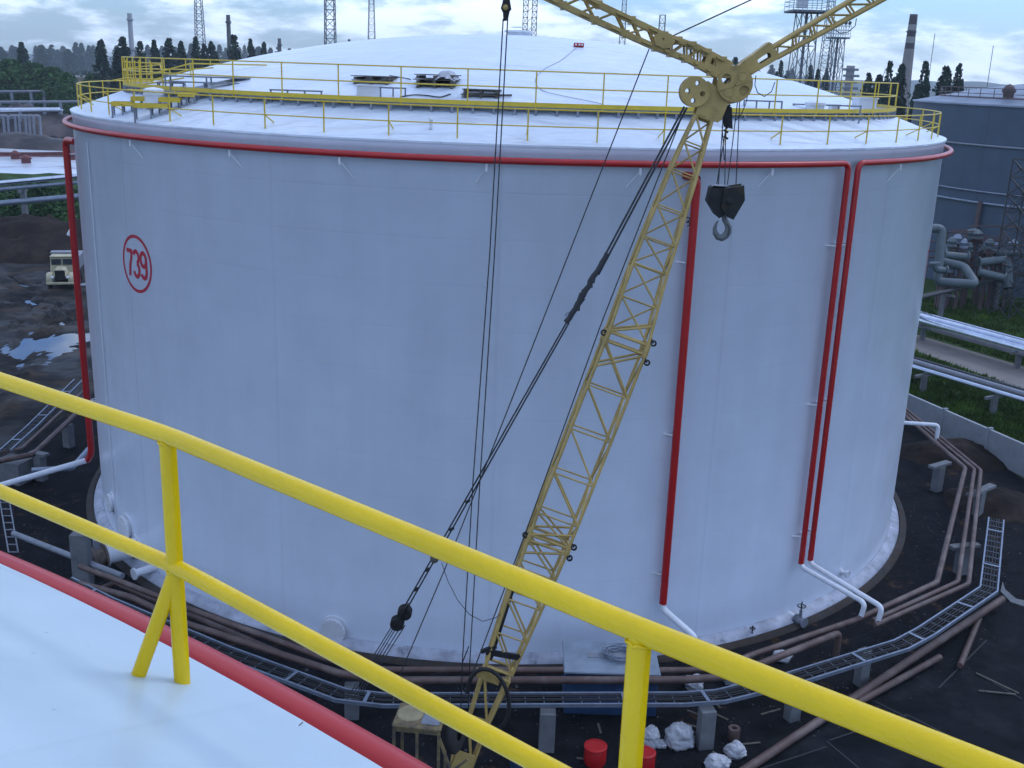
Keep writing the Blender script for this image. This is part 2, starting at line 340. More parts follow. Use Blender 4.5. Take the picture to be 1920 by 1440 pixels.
# muddy yard on the left, its puddles and wheel ruts
sheet('muddy_yard', ragged([(-120, 20), (-32, 20), (-26, 62), (-22, 95), (-20, 118), (-60, 118), (-130, 112)], 3, 0.8, 5), 0.006, mmud)
mpud = mat('puddle_water', (0.012, 0.014, 0.018), 0.03, var=0.05, spec=1.0); mpud.node_tree.nodes['Principled BSDF'].inputs['IOR'].default_value = 1.75
from mathutils import noise
PC = gz(108, 648); RUTS = []
for (x0, y0), (x1, y1) in (((-20, 790), (62, 602)), ((-8, 796), (74, 604)), ((30, 700), (120, 575)), ((40, 706), (134, 580)), ((0, 640), (60, 560)), ((10, 650), (70, 566)), ((-30, 560), (110, 575)), ((-30, 570), (110, 588)), ((20, 520), (140, 600)), ((0, 530), (120, 610))):
    RUTS.append((gz(x0, y0), gz(x1, y1)))
def mud_h(x, y):
    """churned ground: lumps, wheel ruts, one large hollow that holds water"""
    p = Vector((x, y, 0)); h = .16 + .16 * noise.fractal(Vector((x * .28, y * .28, 1)), .8, 2.1, 5) + .05 * noise.noise(Vector((x * 2.1, y * 2.1, 5)))
    for a, b in RUTS:
        d = b - a; t = (p - a).dot(d) / d.dot(d)
        if -.05 < t < 1.05:
            q = p - (a + d * t); w = q.length + .25 * noise.noise(Vector((x * .5, y * .5, 8)))
            if w < 1.0: h += -.17 * math.exp(-(w / .22) ** 2) + .10 * math.exp(-((w - .48) / .2) ** 2)
    u = (x - PC.x) / 3.2; v = (y - PC.y) / 4.6; e = u * u + v * v
    h -= .24 * math.exp(-e * 1.1) ; h -= .05 * math.exp(-(((x + 38.5) / 3) ** 2 + ((y - 74) / 3.5) ** 2)) + .08 * math.exp(-(((x + 45) / 4) ** 2 + ((y - 88) / 1.2) ** 2))
    return h
mb = MB(); vs = []; fs = []; x0, x1, y0, y1, st_ = -66, -25.5, 50, 108, .33; nx = int((x1 - x0) / st_); ny = int((y1 - y0) / st_)
for i in range(nx + 1):
    for j in range(ny + 1):
        x = x0 + i * st_; y = y0 + j * st_; ed = min(1, (i) / 6, (nx - i) / 6, j / 6, (ny - j) / 6); vs.append((x, y, mud_h(x, y) * ed))
for i in range(nx):
    for j in range(ny): a = i * (ny + 1) + j; fs.append((a, a + ny + 1, a + ny + 2, a + 1))
mb.add(vs, fs, True); o = mb.build('churned_mud', mmud); o['kind'] = 'structure'
mb = MB(); mb.add([(x0 + 2, y0 + 2, .03), (x1 - 2, y0 + 2, .03), (x1 - 2, y1 - 2, .03), (x0 + 2, y1 - 2, .03)], [(0, 1, 2, 3)]); o = mb.build('puddle_water', mpud); o['kind'] = 'structure'
# heap of brown soil behind the truck
def heap(name, c, rx, ry, h, material, seed=0, n=34, rough=0.3):
    from mathutils import noise
    mb = MB(); vs = []; fs = []; c = Vector(c)
    for i in range(n + 1):
        for j in range(n + 1):
            u, v = i / n * 2 - 1, j / n * 2 - 1; d = math.sqrt(u * u + v * v)
            e = max(0, 1 - d ** 1.7) ; p = c + Vector((u * rx, v * ry, 0))
            nz_ = noise.fractal(Vector((p.x * .5, p.y * .5, seed * 7.3)), 0.9, 2.1, 5)
            vs.append((p.x, p.y, c.z + e * h * (1 + rough * nz_) - 0.05 + (0.25 * rough * nz_ if e > 0 else 0)))
    for i in range(n):
        for j in range(n): a = i * (n + 1) + j; fs.append((a, a + n + 1, a + n + 2, a + 1))
    mb.add(vs, fs, True); return mb.build(name, material)
mearth = mat('brown_earth', (0.016, 0.012, 0.011), 0.95, var=0.4, vscale=0.8, bump=1.0, bscale=3, col2=(0.028, 0.02, 0.016), spec=.2)
o = heap('earth_bank', (-52, 113, 0), 22, 9, 3.4, mearth, 1); o['kind'] = 'structure'
o = heap('earth_bank', (25.2, 57.0, 0), 3.5, 2.5, 0.9, mearth, 4); o['kind'] = 'structure'
o = heap('earth_bank', (24.4, 50.0, 0), 2.6, 2.5, 0.7, mearth, 6); o['kind'] = 'structure'
# grass on both sides
sheet('grass_field', ragged([(-22, 118), (-60, 119), (-200, 112), (-320, 160), (-300, 215), (-20, 215)], 6, 1.0, 8), 0.01, mgrass)
sheet('grass_strip', ragged([(29.5, 54), (120, 10), (140, 60), (110, 140), (16, 140), (17, 84), (24.6, 66.5)], 3, 0.4, 9), 0.015, mgrass)
sheet('service_road', [gz(1700, 622), gz(1960, 700), gz(1960, 745), gz(1700, 652)], 0.022, mroad)
sheet('slab_paving', [gz(1395, 1500), gz(1440, 1390), gz(1640, 1300), gz(1900, 1130), gz(2100, 1120), gz(2200, 1500)], 0.02, masph)
# slab joints: narrow raised lips of bitumen
mb = MB()
for a, b in (((1550, 1390), (1610, 1440)), ((1555, 1388), (1700, 1340)), ((1830, 1262), (1915, 1310)), ((1700, 1340), (1860, 1420)), ((1550, 1400), (1400, 1450)), ((1630, 1310), (1700, 1345)), ((1850, 1200), (1760, 1290))):
    mb.bar(gz(*a, 0.028), gz(*b, 0.028), 0.05, 0.02)
o = mb.build('slab_joints', mdark); o['kind'] = 'structure'
mb = MB()
P = [gz(1880, 1090, .06), gz(1885, 1105, .06), gz(1905, 1122, .06), gz(1960, 1135, .06), gz(1960, 1150, .06), gz(1895, 1128, .06), gz(1876, 1108, .06)]
mb.add(P + [p - Vector((0, 0, .05)) for p in P], [tuple(range(7))] + [(i, (i + 1) % 7, (i + 1) % 7 + 7, i + 7) for i in range(7)])
tag(mb.build('kerb', mconc), 'pale curved concrete edging beside the end of the cable tray', 'kerb')

# hills on the horizon
mhill = mat('far_hills', (0.04, 0.06, 0.055), 0.95, var=0.3, vscale=0.01)
mb = MB(); vs = []; fs = []
n = 120
for i in range(n + 1):
    a = math.radians(-45 + 90 * i / n); h = 30 + 10 * math.sin(i * 0.11 + 1) + 5 * math.sin(i * .37) + 2 * math.sin(i * 1.7)
    for r, hh in ((2500, 0), (2700, h * .8), (2950, h * 1.15), (3200, 0)): vs.append((r * math.sin(a), r * math.cos(a), hh))
for i in range(n):
    for j in range(3): q = i * 4 + j; fs.append((q, q + 4, q + 5, q + 1))
mb.add(vs, fs, True); o = mb.build('hills', mhill); o['kind'] = 'structure'

# ------------------------------------------------------------------ the big white tank
def pol(c, R, a, z):   # a measured from the side facing the camera, clockwise seen from above: + is to the right
    return Vector((c[0] + R * math.sin(a), c[1] - R * math.cos(a), z))
D = math.radians
tank = thing('storage_tank', 'huge white cylindrical tank marked 739 with a shallow domed roof and red pipes', 'tank', TC)
mb = MB(); mb.lathe(TC, [(TR, 0.0), (TR, 17.62), (TR + 0.03, 17.64), (TR + 0.03, TH)], 240)
mb.build('shell', mshell, tank, TC)
mb = MB(); mb.lathe(TC, [(TR + .01, 0.34), (TR + 0.16, 0.30), (TR + 0.40, 0.15), (TR + 0.45, 0.0)], 200)
mfoot = mat('whitewashed_foot', (0.36, 0.39, 0.47), 0.6, var=0.35, vscale=1.6, bump=0.5, bscale=3, col2=(0.10, 0.11, 0.13), c2lo=0.58, c2hi=0.74)
mb.build('foundation_ring', mfoot, tank, TC)
mb = MB(); mb.lathe(TC, [(TR + .46, 0.12), (TR + .75, 0.05), (TR + .77, 0.0)], 160); mb.build('foundation_apron', mat('rusty_apron', (0.035, 0.025, 0.02), .9, var=.4, vscale=1.5, col2=(.03, .03, .03)), tank, TC)
RISE = 3.75; RS = (TR * TR + RISE * RISE) / (2 * RISE)
def roof_z(x, y, c=TC, top=TH, rise=RISE, rs=None, R=TR):
    rs = rs or RS; d2 = (x - c[0]) ** 2 + (y - c[1]) ** 2; return top + rise - (rs - math.sqrt(max(rs * rs - d2, 0)))
def roof_pt(x, y):
    d = ray(x, y); t = 20 / d.y
    for _ in range(4000):
        p = EYE + d * t
        if math.hypot(p.x - TC.x, p.y - TC.y) < TR and p.z < roof_z(p.x, p.y): break
        t += 0.02
    return EYE + d * t
from mathutils import noise as mnoise
mb = MB(); prof = [(TR + .06, -0.07), (TR + .06, 0.0)]
vs = []; fs = []; NR, NA = 60, 220
for i in range(NR + 1):
    r = (TR + .05) * (1 - i / NR)
    for k in range(NA):
        a = 2 * PI * k / NA; x = r * math.sin(a); y = -r * math.cos(a)
        z = RISE - (RS - math.sqrt(max(RS * RS - r * r, 0)))
        if 0 < i: z += 0.02 * mnoise.noise(Vector((x * .28, y * .5, 3))) * min(1, i / 6) + 0.008 * mnoise.noise(Vector((x * .9, y * 1.3, 9)))
        vs.append(TC + Vector((x, y, TH + max(z, 0))))
for i in range(NR):
    for k in range(NA): l = (k + 1) % NA; fs.append((i * NA + k, i * NA + l, (i + 1) * NA + l, (i + 1) * NA + k))
mb.add(vs, fs, True); mb.lathe(TC, [(TR + .035, TH - .06), (TR + .07, TH - .06), (TR + .07, TH), (TR + .04, TH + .001)], 220, smooth=False)
mb.build('roof', mroof, tank, TC + Vector((0, 0, TH)))

# red ring main below the roof edge, two lengths with drops
RP, ZP = TR + 0.30, 17.42
def arc(c, R, z, a0, a1, step=2.0):
    n = max(2, int(abs(a1 - a0) / step)); return [pol(c, R, D(a0 + (a1 - a0) * i / n), z) for i in range(n + 1)]
def bend(a, b, c, r, n=5):
    a, b, c = Vector(a), Vector(b), Vector(c); u = (a - b).normalized(); v = (c - b).normalized(); p = b + u * r; q = b + v * r
    return [p.lerp(b, t / n).lerp(b.lerp(q, t / n), t / n) for t in range(n + 1)]
def piperun(pts, r):
    out = [Vector(pts[0])]
    for i in range(1, len(pts) - 1): out += bend(pts[i - 1], pts[i], pts[i + 1], r)
    out.append(Vector(pts[-1])); return out
def az_of(x, y, z, c=TC):
    p = gz(x, y, z); return math.degrees(math.atan2(p.x - c.x, -(p.y - c.y)))
def cyl_hit(x, y, R, c=TC):
    d = ray(x, y); ox, oy = EYE.x - c.x, EYE.y - c.y; a = d.x ** 2 + d.y ** 2; b = 2 * (ox * d.x + oy * d.y); cc = ox * ox + oy * oy - R * R
    t = (-b - math.sqrt(max(b * b - 4 * a * cc, 0))) / (2 * a); return EYE + d * t
def az_cyl(x, y, R=TR, c=TC):
    p = cyl_hit(x, y, R, c); return math.degrees(math.atan2(p.x - c.x, -(p.y - c.y)))
aL, aR = az_cyl(1572, 470, RP), az_cyl(1590, 470, RP)
def drop(a, ztop=ZP, zbot=2.25, R=RP): return [pol(TC, R, D(a), ztop), pol(TC, R, D(a), zbot)]
m = MB()
pts = arc(TC, RP, ZP, -178, aL - 0.9); d0 = pol(TC, RP, D(aL), ZP)
pts += bend(pts[-1], d0, d0 - Vector((0, 0, 1)), 0.3); pts += [pol(TC, RP, D(aL), 2.6)]
m.tube(pts, 0.105, 12); rp = m.build('ring_pipe', mred, tank, label='red ring pipe wrapping the left and front of the tank under the roof edge')
m = MB(); pts = list(reversed(arc(TC, RP, ZP, aR + 0.9, 178))); d0 = pol(TC, RP, D(aR), ZP)
pts += bend(pts[-1], d0, d0 - Vector((0, 0, 1)), 0.3); pts += [pol(TC, RP, D(aR), 2.6)]
m.tube(pts, 0.105, 12); m.build('ring_pipe', mred, tank, label='red ring pipe wrapping the right side of the tank under the roof edge')
# white tails of the pair
for a, (x1, y1), (x2, y2), (x3, y3) in ((aL, (1493, 1045), (1620, 1120), (1613, 1160)), (aR, (1508, 1045), (1650, 1117), (1645, 1168))):
    p0 = pol(TC, RP, D(a), 2.62); e = gz(x3, y3, 1.45); k = Vector((e.x, e.y, 2.0))
    m = MB(); m.tube(piperun([p0 + Vector((0, 0, 0.35)), p0 - Vector((0, 0, .25)), k + (k - p0).normalized() * 0.12 + Vector((0, 0, .15)), e], 0.24), 0.095, 12)
    m.build('white_downpipe', mwhite, tank)
    m = MB(); q = p0 + Vector((0, 0, .33)); m.tube([q, q - Vector((0, 0, .45))], 0.112, 12); m.build('red_elbow', mred, tank)
# thick single riser
a = az_cyl(1306, 330, RP); a1 = az_cyl(1247, 1100, RP)
a = (a + a1) / 2
m = MB(); top = pol(TC, RP, D(a), 17.02)
m.tube(piperun([pol(TC, TR - .02, D(a - .75), 17.05), pol(TC, RP, D(a - .6), 17.06), top + Vector((0, 0, -.05)), pol(TC, RP, D(a), 2.1)], 0.22), 0.135, 14)
m.build('red_riser', mred, tank, label='thick red pipe running straight down the shell')
p0 = pol(TC, RP, D(a), 2.15); e = gz(1303, 1200, 1.25); m = MB(); m.tube(piperun([p0, p0 - Vector((0, 0, .25)), Vector((e.x, e.y, 1.35)), Vector((e.x, e.y, .3))], 0.2), 0.12, 12); m.build('white_downpipe', mwhite, tank)
ARIS = a
# left riser at the silhouette
al = -70.5
p0 = pol(TC, TR + .36, D(al), 16.6)
m = MB(); m.tube(piperun([pol(TC, TR - .05, D(al + 3.4), 16.62), p0, pol(TC, TR + .36, D(al), 2.3), pol(TC, TR + .6, D(al - 1), 1.9)], 0.35), 0.15, 14)
m.build('red_riser', mred, tank, label='red pipe down the far left edge of the tank')
m = MB(); q = pol(TC, TR + .6, D(al - 1), 1.9); e = gz(-40, 922, 1.6); m.tube([q, e], 0.13, 12); m.build('white_downpipe', mwhite, tank)
# brackets on the drops and spray nozzles under the ring
for a, zs in ((aL, (14.6, 8.8, 3.6)), (aR, (14.6, 8.8, 3.6)), (ARIS, (14.3, 8.4, 3.2)), (al, (16.0, 10.3, 4.9))):
    for z in zs:
        m = MB(); R1 = TR + (.36 if a == al else .30)
        m.bar(pol(TC, TR - .01, D(a - 1.0), z), pol(TC, R1, D(a), z), .04, .05); m.bar(pol(TC, TR - .01, D(a + 0.4), z + .02), pol(TC, R1 + .1, D(a), z + .02), .04, .05)
        m.build('pipe_bracket', mwhite, tank)
for px in (245, 430, 636, 913, 1203, 1452, 1692):
    a = az_cyl(px, 290, RP); m = MB(); p = pol(TC, RP - .02, D(a), ZP - .12)
    m.cylinder(p, p - Vector((0, 0, .22)), .045, 8); m.bar(p - Vector((0, 0, .1)), pol(TC, TR + .02, D(a - 1.0 if px > 900 else a + 1.0), ZP - .75), .03); m.build('ring_nozzle', mwhite, tank)
# side panel / cable chase at the left silhouette
m = MB()
a = az_cyl(176, 400); m.tube([pol(TC, TR + .05, D(a), 16.9), pol(TC, TR + .05, D(a), 0.6)], .022, 8); m.build('cable_chase', mwhite, tank)

# the number, painted on the shell
def on_shell(pts2, a0, z0, R): return [pol(TC, R, D(a0) + p[0] / R, z0 + p[1]) for p in pts2]
def stroke(mb, pts2, w, a0, z0, closed=False, off=0.006):
    n = len(pts2); L = []; Rr = []
    for i in range(n):
        p = Vector(pts2[i]); a = Vector(pts2[(i - 1) % n]) if (closed or i > 0) else p; b = Vector(pts2[(i + 1) % n]) if (closed or i < n - 1) else p
        t = (b - a).normalized(); nn = Vector((-t.y, t.x)) * (w / 2); L.append(p + nn); Rr.append(p - nn)
    vs = on_shell(L, a0, z0, TR + off) + on_shell(Rr, a0, z0, TR + off); fs = [(i, (i + 1) % n, n + (i + 1) % n, n + i) for i in range(n if closed else n - 1)]
    mb.add(vs, fs)
def arcp(cx, cy, rx, ry, a0, a1, n=14): return [(cx + rx * math.cos(D(a0 + (a1 - a0) * i / n)), cy + ry * math.sin(D(a0 + (a1 - a0) * i / n))) for i in range(n + 1)]
def digits(mb, text, a0, z0):
    w = 0.16
    for ch, cx in zip(text, (-.52, 0, .52)):
        if ch == '7': stroke(mb, [(cx - .2, .44), (cx + .2, .44), (cx + .2, .36)] , w, a0, z0, off=.007); stroke(mb, [(cx + .2, .49), (cx + .17, .22), (cx + .04, -.1), (cx - .02, -.5)], w, a0, z0, off=.010)
        if ch == '3':
            stroke(mb, arcp(cx - .0, .25, .19, .22, 160, -80) , w, a0, z0, off=.007); stroke(mb, arcp(cx, -.22, .20, .25, 80, -165), w, a0, z0, off=.010)
        if ch == '9':
            stroke(mb, arcp(cx, .22, .19, .25, 0, 360, 22), w, a0, z0, closed=False, off=.007); stroke(mb, [(cx + .19, .22), (cx + .19, -.2)] + arcp(cx, -.22, .19, .24, 0, -155), w, a0, z0, off=.010)
hit = cyl_hit(256, 495, TR)
msign = mat('sign_red', (0.42, 0.015, 0.04), 0.4, var=0.05)
for a0 in (math.degrees(math.atan2(hit.x - TC.x, -(hit.y - TC.y))), 68.2):
    m = MB(); stroke(m, circle2(1.02, 60)[::-1], 0.12, a0, hit.z, closed=True); digits(m, '739', a0, hit.z)
    m.build('number_sign', msign, tank, label='red number 739 in a red ring')

# manhole, nozzles and valves low on the shell
def nozzle(a, z, r, L, material, name='shell_nozzle', flange=1.5):
    m = MB(); ax = pol((0, 0), 1, D(a), 0); c = pol(TC, TR - .05, D(a), z)
    m.lathe(c, [(r * flange * 1.15, 0.0), (r * flange * 1.15, .07), (r, .07), (r, L), (r * flange, L), (r * flange, L + .06), (0.001, L + .07)], 28, axis=ax, smooth=False)
    for k in range(16):
        t = 2 * PI * k / 16; u = Vector((-ax.y, ax.x, 0)); p = c + ax * (L + .06) + (u * math.cos(t) + Vector((0, 0, 1)) * math.sin(t)) * r * flange * .88
        m.cylinder(p, p + ax * .04, .018, 6)
    return m.build(name, material, tank)
nozzle(az_cyl(628, 1180), cyl_hit(628, 1180, TR).z, .38, .18, mwhite, 'manhole', 1.25)
nozzle(az_cyl(240, 1000), 1.25, .46, .2, mwhite, 'manhole', 1.3)
nozzle(az_cyl(212, 955), 1.7, .34, .16, mwhite, 'manhole', 1.2)
nozzle(-48.5, .72, .40, 1.25, mwhite, 'inlet_nozzle', 1.25)
nozzle(-43.5, .45, .16, .9, mwhite)
for px, py, s_ in ((1478, 1152, 1.0), (1398, 1187, .6)):
    a = az_cyl(px, py); z = cyl_hit(px, py, TR).z; ax = pol((0, 0), 1, D(a), 0); c = pol(TC, TR, D(a), z)
    m = MB(); m.tube([c, c + ax * .35 * s_], .14 * s_, 12); m.build('shell_nozzle', mwhite, tank)
    m = MB(); c2 = c + ax * .35 * s_
    m.lathe(c2, [(.2 * s_, 0), (.2 * s_, .06), (.13 * s_, .06), (.17 * s_, .2 * s_), (.13 * s_, .4 * s_), (.2 * s_, .4 * s_), (.2 * s_, .46 * s_), (.001, .46 * s_)], 16, axis=ax, smooth=False)
    t = c2 + ax * .22 * s_; m.cylinder(t, t + Vector((0, 0, .45 * s_)), .06 * s_, 10); v = m.build('gate_valve', mgal if s_ < 1 else mgrey, tank)
    m = MB(); m.cylinder(t + Vector((0, 0, .4 * s_)), t + Vector((0, 0, .8 * s_)), .025, 8)
    m.tube([t + Vector((math.cos(k * PI / 8) * .16 * s_, math.sin(k * PI / 8) * .16 * s_, .62 * s_)) for k in range(16)], .018, 6, closed=True)
    for k in range(4): m.bar(t + Vector((0, 0, .62 * s_)), t + Vector((math.cos(k * PI / 2) * .16 * s_, math.sin(k * PI / 2) * .16 * s_, .62 * s_)), .015)
    m.build('handwheel', mcrd, v)
nozzle(az_cyl(1577, 1072), cyl_hit(1577, 1072, TR).z, .10, .3, mwhite)

# railings
def railing(parent, c, R, z, h, angs, r, material, brace=1, kick=True, zf=None, name='railing', rails=(1.0, .52), bracein=.55, up_to=None, closed=False):
    rl = thing(name, '', '', (0, 0, 0)); del rl['label']; del rl['category']
    rl.parent = parent; rl.location = -WORLD[parent.name]; WORLD[rl.name] = Vector((0, 0, 0))
    for i, k in enumerate(rails):
        m = MB(); m.tube([pol(c, R, D(a), z + h * k) for a in angs], r * (1.0 if i == 0 else .85), 8 if r < .03 else 20, closed=closed); m.build('top_rail' if i == 0 else 'mid_rail', material, rl)
    return rl
st = 6.43; angs = [2.2 + st * k for k in range(-28, 28)]
rl = railing(tank, TC, TR - .28, TH, 1.05, angs, .024, myelf, closed=True, name='rim_railing')
for i, a in enumerate(angs):
    m = MB(); b = pol(TC, TR - .28, D(a), TH + .02); m.tube([b, b + Vector((0, 0, 1.03))], .027, 6)
    if i % 2 == 0:
        q = pol(TC, TR - .75, D(a), roof_z(*pol(TC, TR - .75, D(a), 0)[:2])); m.tube([q, b + Vector((0, 0, .52))], .022, 6)
    m.build('rail_post', myelf, rl)
# walkway ring on the roof
RW, ZW = 17.6, 18.98
wk = thing('roof_walkway', '', ''); del wk['label']; del wk['category']; wk.parent = tank; wk.location = -WORLD[tank.name]; WORLD[wk.name] = Vector((0, 0, 0))
m = MB(); m.lathe((TC.x, TC.y, ZW), [(RW - .02, -.02), (RW, -.02), (RW, .12), (RW - .02, .12), (RW - .02, -.02)], 180, smooth=False); m.build('toe_board', myelf, wk)
m = MB(); m.lathe((TC.x, TC.y, ZW), [(RW - .75, -.06), (RW - .03, -.06), (RW - .03, -.02), (RW - .75, -.02), (RW - .75, -.06)], 180, smooth=False); m.build('walkway_grating', mgrey, wk)
for k in range(96):
    a = -106 + k * 2.23; m = MB(); b = pol(TC, RW - .03, D(a), 0); zz = roof_z(b.x, b.y)
    m.bar(Vector((b.x, b.y, zz - .02)), Vector((b.x, b.y, ZW - .06)), .07); m.build('walkway_leg', mgrey, wk)
angs2 = [-4 + 7.2 * k for k in range(50)]
for i, zz in enumerate((1.1, .58)):
    m = MB(); m.tube([pol(TC, RW - .03, D(a), ZW + zz) for a in angs2], .024, 7, closed=True); m.build('walkway_rail', myelf, wk)
for a in angs2:
    m = MB(); b = pol(TC, RW - .03, D(a), ZW); m.tube([b - Vector((0, 0, .1)), b + Vector((0, 0, 1.1))], .027, 6); m.build('rail_post', myelf, wk)
# stair flight and radial catwalks at the left
ms = thing('access_stair', '', ''); del ms['label']; del ms['category']; ms.parent = tank; ms.location = -WORLD[tank.name]; WORLD[ms.name] = Vector((0, 0, 0))
def platform(px, py, up, w, d, rotdeg, name='landing', legs=True, toe=True):
    """small grating deck standing a little above the roof sheet"""
    c = roof_pt(px, py); c = c + Vector((0, 0, up)); R = Matrix.Rotation(D(rotdeg), 3, 'Z'); m = MB(); m.box(c, (w, d, .05), R)
    if legs:
        for sx in (-1, 0, 1):
            for sy in (-1, 1):
                p = c + R @ Vector((sx * w / 2 * .95, sy * d / 2 * .95, 0)); m.bar(p, Vector((p.x, p.y, min(p.z - .05, roof_z(p.x, p.y)))), .05)
    m.build(name, mgrey, ms)
    if toe:
        for sy in (-1, 1):
            t = MB(); t.box(c + R @ Vector((0, sy * (d / 2 + .012), .05)), (w, .02, .16), R); t.build('toe_board', myelf, ms)
    return c, R
for px, py, up, w, d, r in ((232, 213, .3, .75, .5, 12), (285, 219, .33, 1.15, .5, 12), (266, 201, .25, .7, .4, 12), (320, 205, .28, .75, .4, 8), (352, 195, .28, .6, .4, 5)):
    platform(px, py, up, w, d, r)
for px, py, up, w, d, r in ((392, 160, .3, 3.2, .8, 3), (385, 168, .25, 2.6, .3, 3), (322, 168, .25, 1.0, .5, 10), (340, 186, .25, 2.0, .5, 5), (372, 176, .2, 1.0, .4, 5)):
    platform(px, py, up, w, d, r, toe=False)
def rail_line(pts, r=.028, nm='stair_rail'):
    m = MB(); m.tube([at(x, y, Y) for x, y, Y in pts], r, 7); m.build(nm, myelf, ms)
rail_line([(236, 128, 49), (300, 121, 47.5), (306, 141, 46)]); rail_line([(232, 116, 49), (303, 119, 46.5)]); rail_line([(234, 141, 48.5), (300, 137, 46), (330, 140, 44)])
rail_line([(278, 140, 46.5), (357, 119, 45), (500, 122, 43.5)]); rail_line([(285, 150, 46.5), (357, 130, 45), (400, 127, 44.5)]); rail_line([(205, 152, 46), (236, 146, 45), (306, 150, 43)])
rail_line([(250, 160, 44), (310, 152, 43), (345, 146, 43)]); rail_line([(240, 168, 42), (330, 172, 40)])
for x0, y0, Y0 in ((236, 112, 49), (243, 114, 48.5), (252, 113, 48), (260, 113, 47.8), (281, 113, 47), (284, 120, 46.5), (318, 130, 45.6), (357, 119, 45)):
    m = MB(); p = at(x0, y0, Y0); m.tube([p, Vector((p.x, p.y, roof_z(p.x, p.y)))], .028, 6); m.build('rail_post', myelf, ms)
# vents and hatches on the roof
def vent(px, py, r, h, box=False, name='roof_vent', w=None):
    p = roof_pt(px, py); z = p.z - .02; m = MB()
    if box: m.box((p.x, p.y, z + h / 2), (w or 2 * r, 2 * r, h), Matrix.Rotation(.2, 3, 'Z'), bevel=.02); m.box((p.x, p.y, z + h), ((w or 2 * r) * 1.12, 2.2 * r, .05), Matrix.Rotation(.2, 3, 'Z'))
    else: m.lathe((p.x, p.y, z), [(r, 0), (r, h * .7), (r * 1.12, h * .7), (r * 1.12, h), (r * .8, h + .05), (0.001, h + .09)], 24, smooth=False)
    return m.build(name, mwhite, tank)
vent(290, 200, .33, .62); vent(690, 181, .30, .38, True, w=.75); vent(1527, 209, .34, .34); vent(1563, 211, .17, .3, True); vent(1619, 207, .3, .5, True, w=.8)
p = roof_pt(833, 240) if False else roof_pt(808, 242); m = MB(); m.cylinder(p, p + Vector((0, 0, .28)), .06, 10); m.lathe(p + Vector((0, 0, .28)), [(.09, 0), (.09, .05), (.001, .1)], 12); m.build('roof_vent', mwhite, tank)
apex = TC + Vector((0, 0, TH + RISE))
m = MB(); m.lathe(apex + Vector((.3, 0, -.03)), [(.55, 0), (.55, .18), (.7, .18), (.7, .26), (.001, .3)], 24, smooth=False); m.tube([apex + Vector((.3 + .4 * math.cos(k), .4 * math.sin(k), .38)) for k in (0, 1, 2, 3, 4, 5)], .015, 6, closed=True); m.build('roof_vent', mwhite, tank)
for px, a, b in ((640, 112, 3.2), (1430, 205, 1.4), (1550, 212, 2.6), (555, 186, 1.8), (725, 181, 1.3)):
    p = roof_pt(px if px < 1500 else px, b and (a + 2)); m = MB(); w = b
    if a < 150: continue
    for dz_ in (0,): m.bar(p + Vector((-w / 2, 0, .32)), p + Vector((w / 2, .1, .32)), .08, .05)
    for t in (-.5, -.17, .17, .5): q = p + Vector((w * t * .96, .05, .3)); m.bar(q, Vector((q.x, q.y, roof_z(q.x, q.y))), .05)
    m.build('step_support', mgrey, tank)

# things left on the roof
def board_stack(name, px0, px1, py, label, n, d=1.1, cover=False, group=None):
    a = roof_pt(px0, py); b = roof_pt(px1, py + (px1 - px0) * .03); c = (a + b) / 2; w = (b - a).length; ang = math.atan2(b.y - a.y, b.x - a.x)
    t = thing(name, label, 'pallet', (c.x, c.y, c.z)); R = Matrix.Rotation(ang, 3, 'Z'); z = c.z + .01
    for k in range(n):
        m = MB(); jx = rnd.uniform(-.05, .05); zz = z + k * .165
        for q in (-.42, 0, .42): m.box(Vector((c.x, c.y, zz + .04)) + R @ Vector((q * w, d / 2, 0)), (.10, d, .09), R)
        for q in range(7): m.box(Vector((c.x, c.y, zz + .112)) + R @ Vector((jx, d * (q + .5) / 7, 0)), (w * (1 + .04 * math.sin(q * 3 + k)), d / 7 * .82, .03), R)
        for q in (0.06, .94): m.box(Vector((c.x, c.y, zz - .012)) + R @ Vector((jx, d * q, 0)), (w, .09, .02), R)
        m.build('pallet_board', mwood, t)
    if cover:
        m = MB(); vs = []; fs = []
        for i in range(13):
            for j in range(9):
                u, v = i / 12, j / 8; e = (abs(u - .5) * 2) ** 4 + (abs(v - .5) * 2) ** 4
                p = Vector((c.x, c.y, z + n * .165 + .1 * math.sin(u * PI) + .04 * mnoise.noise(Vector((u * 5, v * 5, 1))) - .2 * min(e, 1.2))) + R @ Vector((w * (.0 + u * .5) + .02 * rnd.uniform(-1, 1), d * (v * 1.1 - .08), 0)); vs.append(p)
        for i in range(12):
            for j in range(8): q = i * 9 + j; fs.append((q, q + 9, q + 10, q + 1))
        m.add(vs, fs, True); m.build('plastic_cover', msack, t)
    return t
board_stack('pallet_stack', 660, 730, 158, 'low dark pallets on the domed roof, leftmost of three', 2)
board_stack('pallet_stack', 777, 852, 165, 'tallest dark pallet pile on the domed roof, half covered by plastic sheet', 3, cover=True)
board_stack('flat_pallets', 866, 936, 184, 'lowest flat dark boards on the domed roof, rightmost of three', 2, d=2.2)
m = MB(); p = roof_pt(940, 183); m.bar(p + Vector((-.6, 0, .05)), p + Vector((.35, .1, .09)), .06); tag(m.build('loose_board', mwood), 'short loose board sticking out beside the rightmost pallet on the dome', 'board')
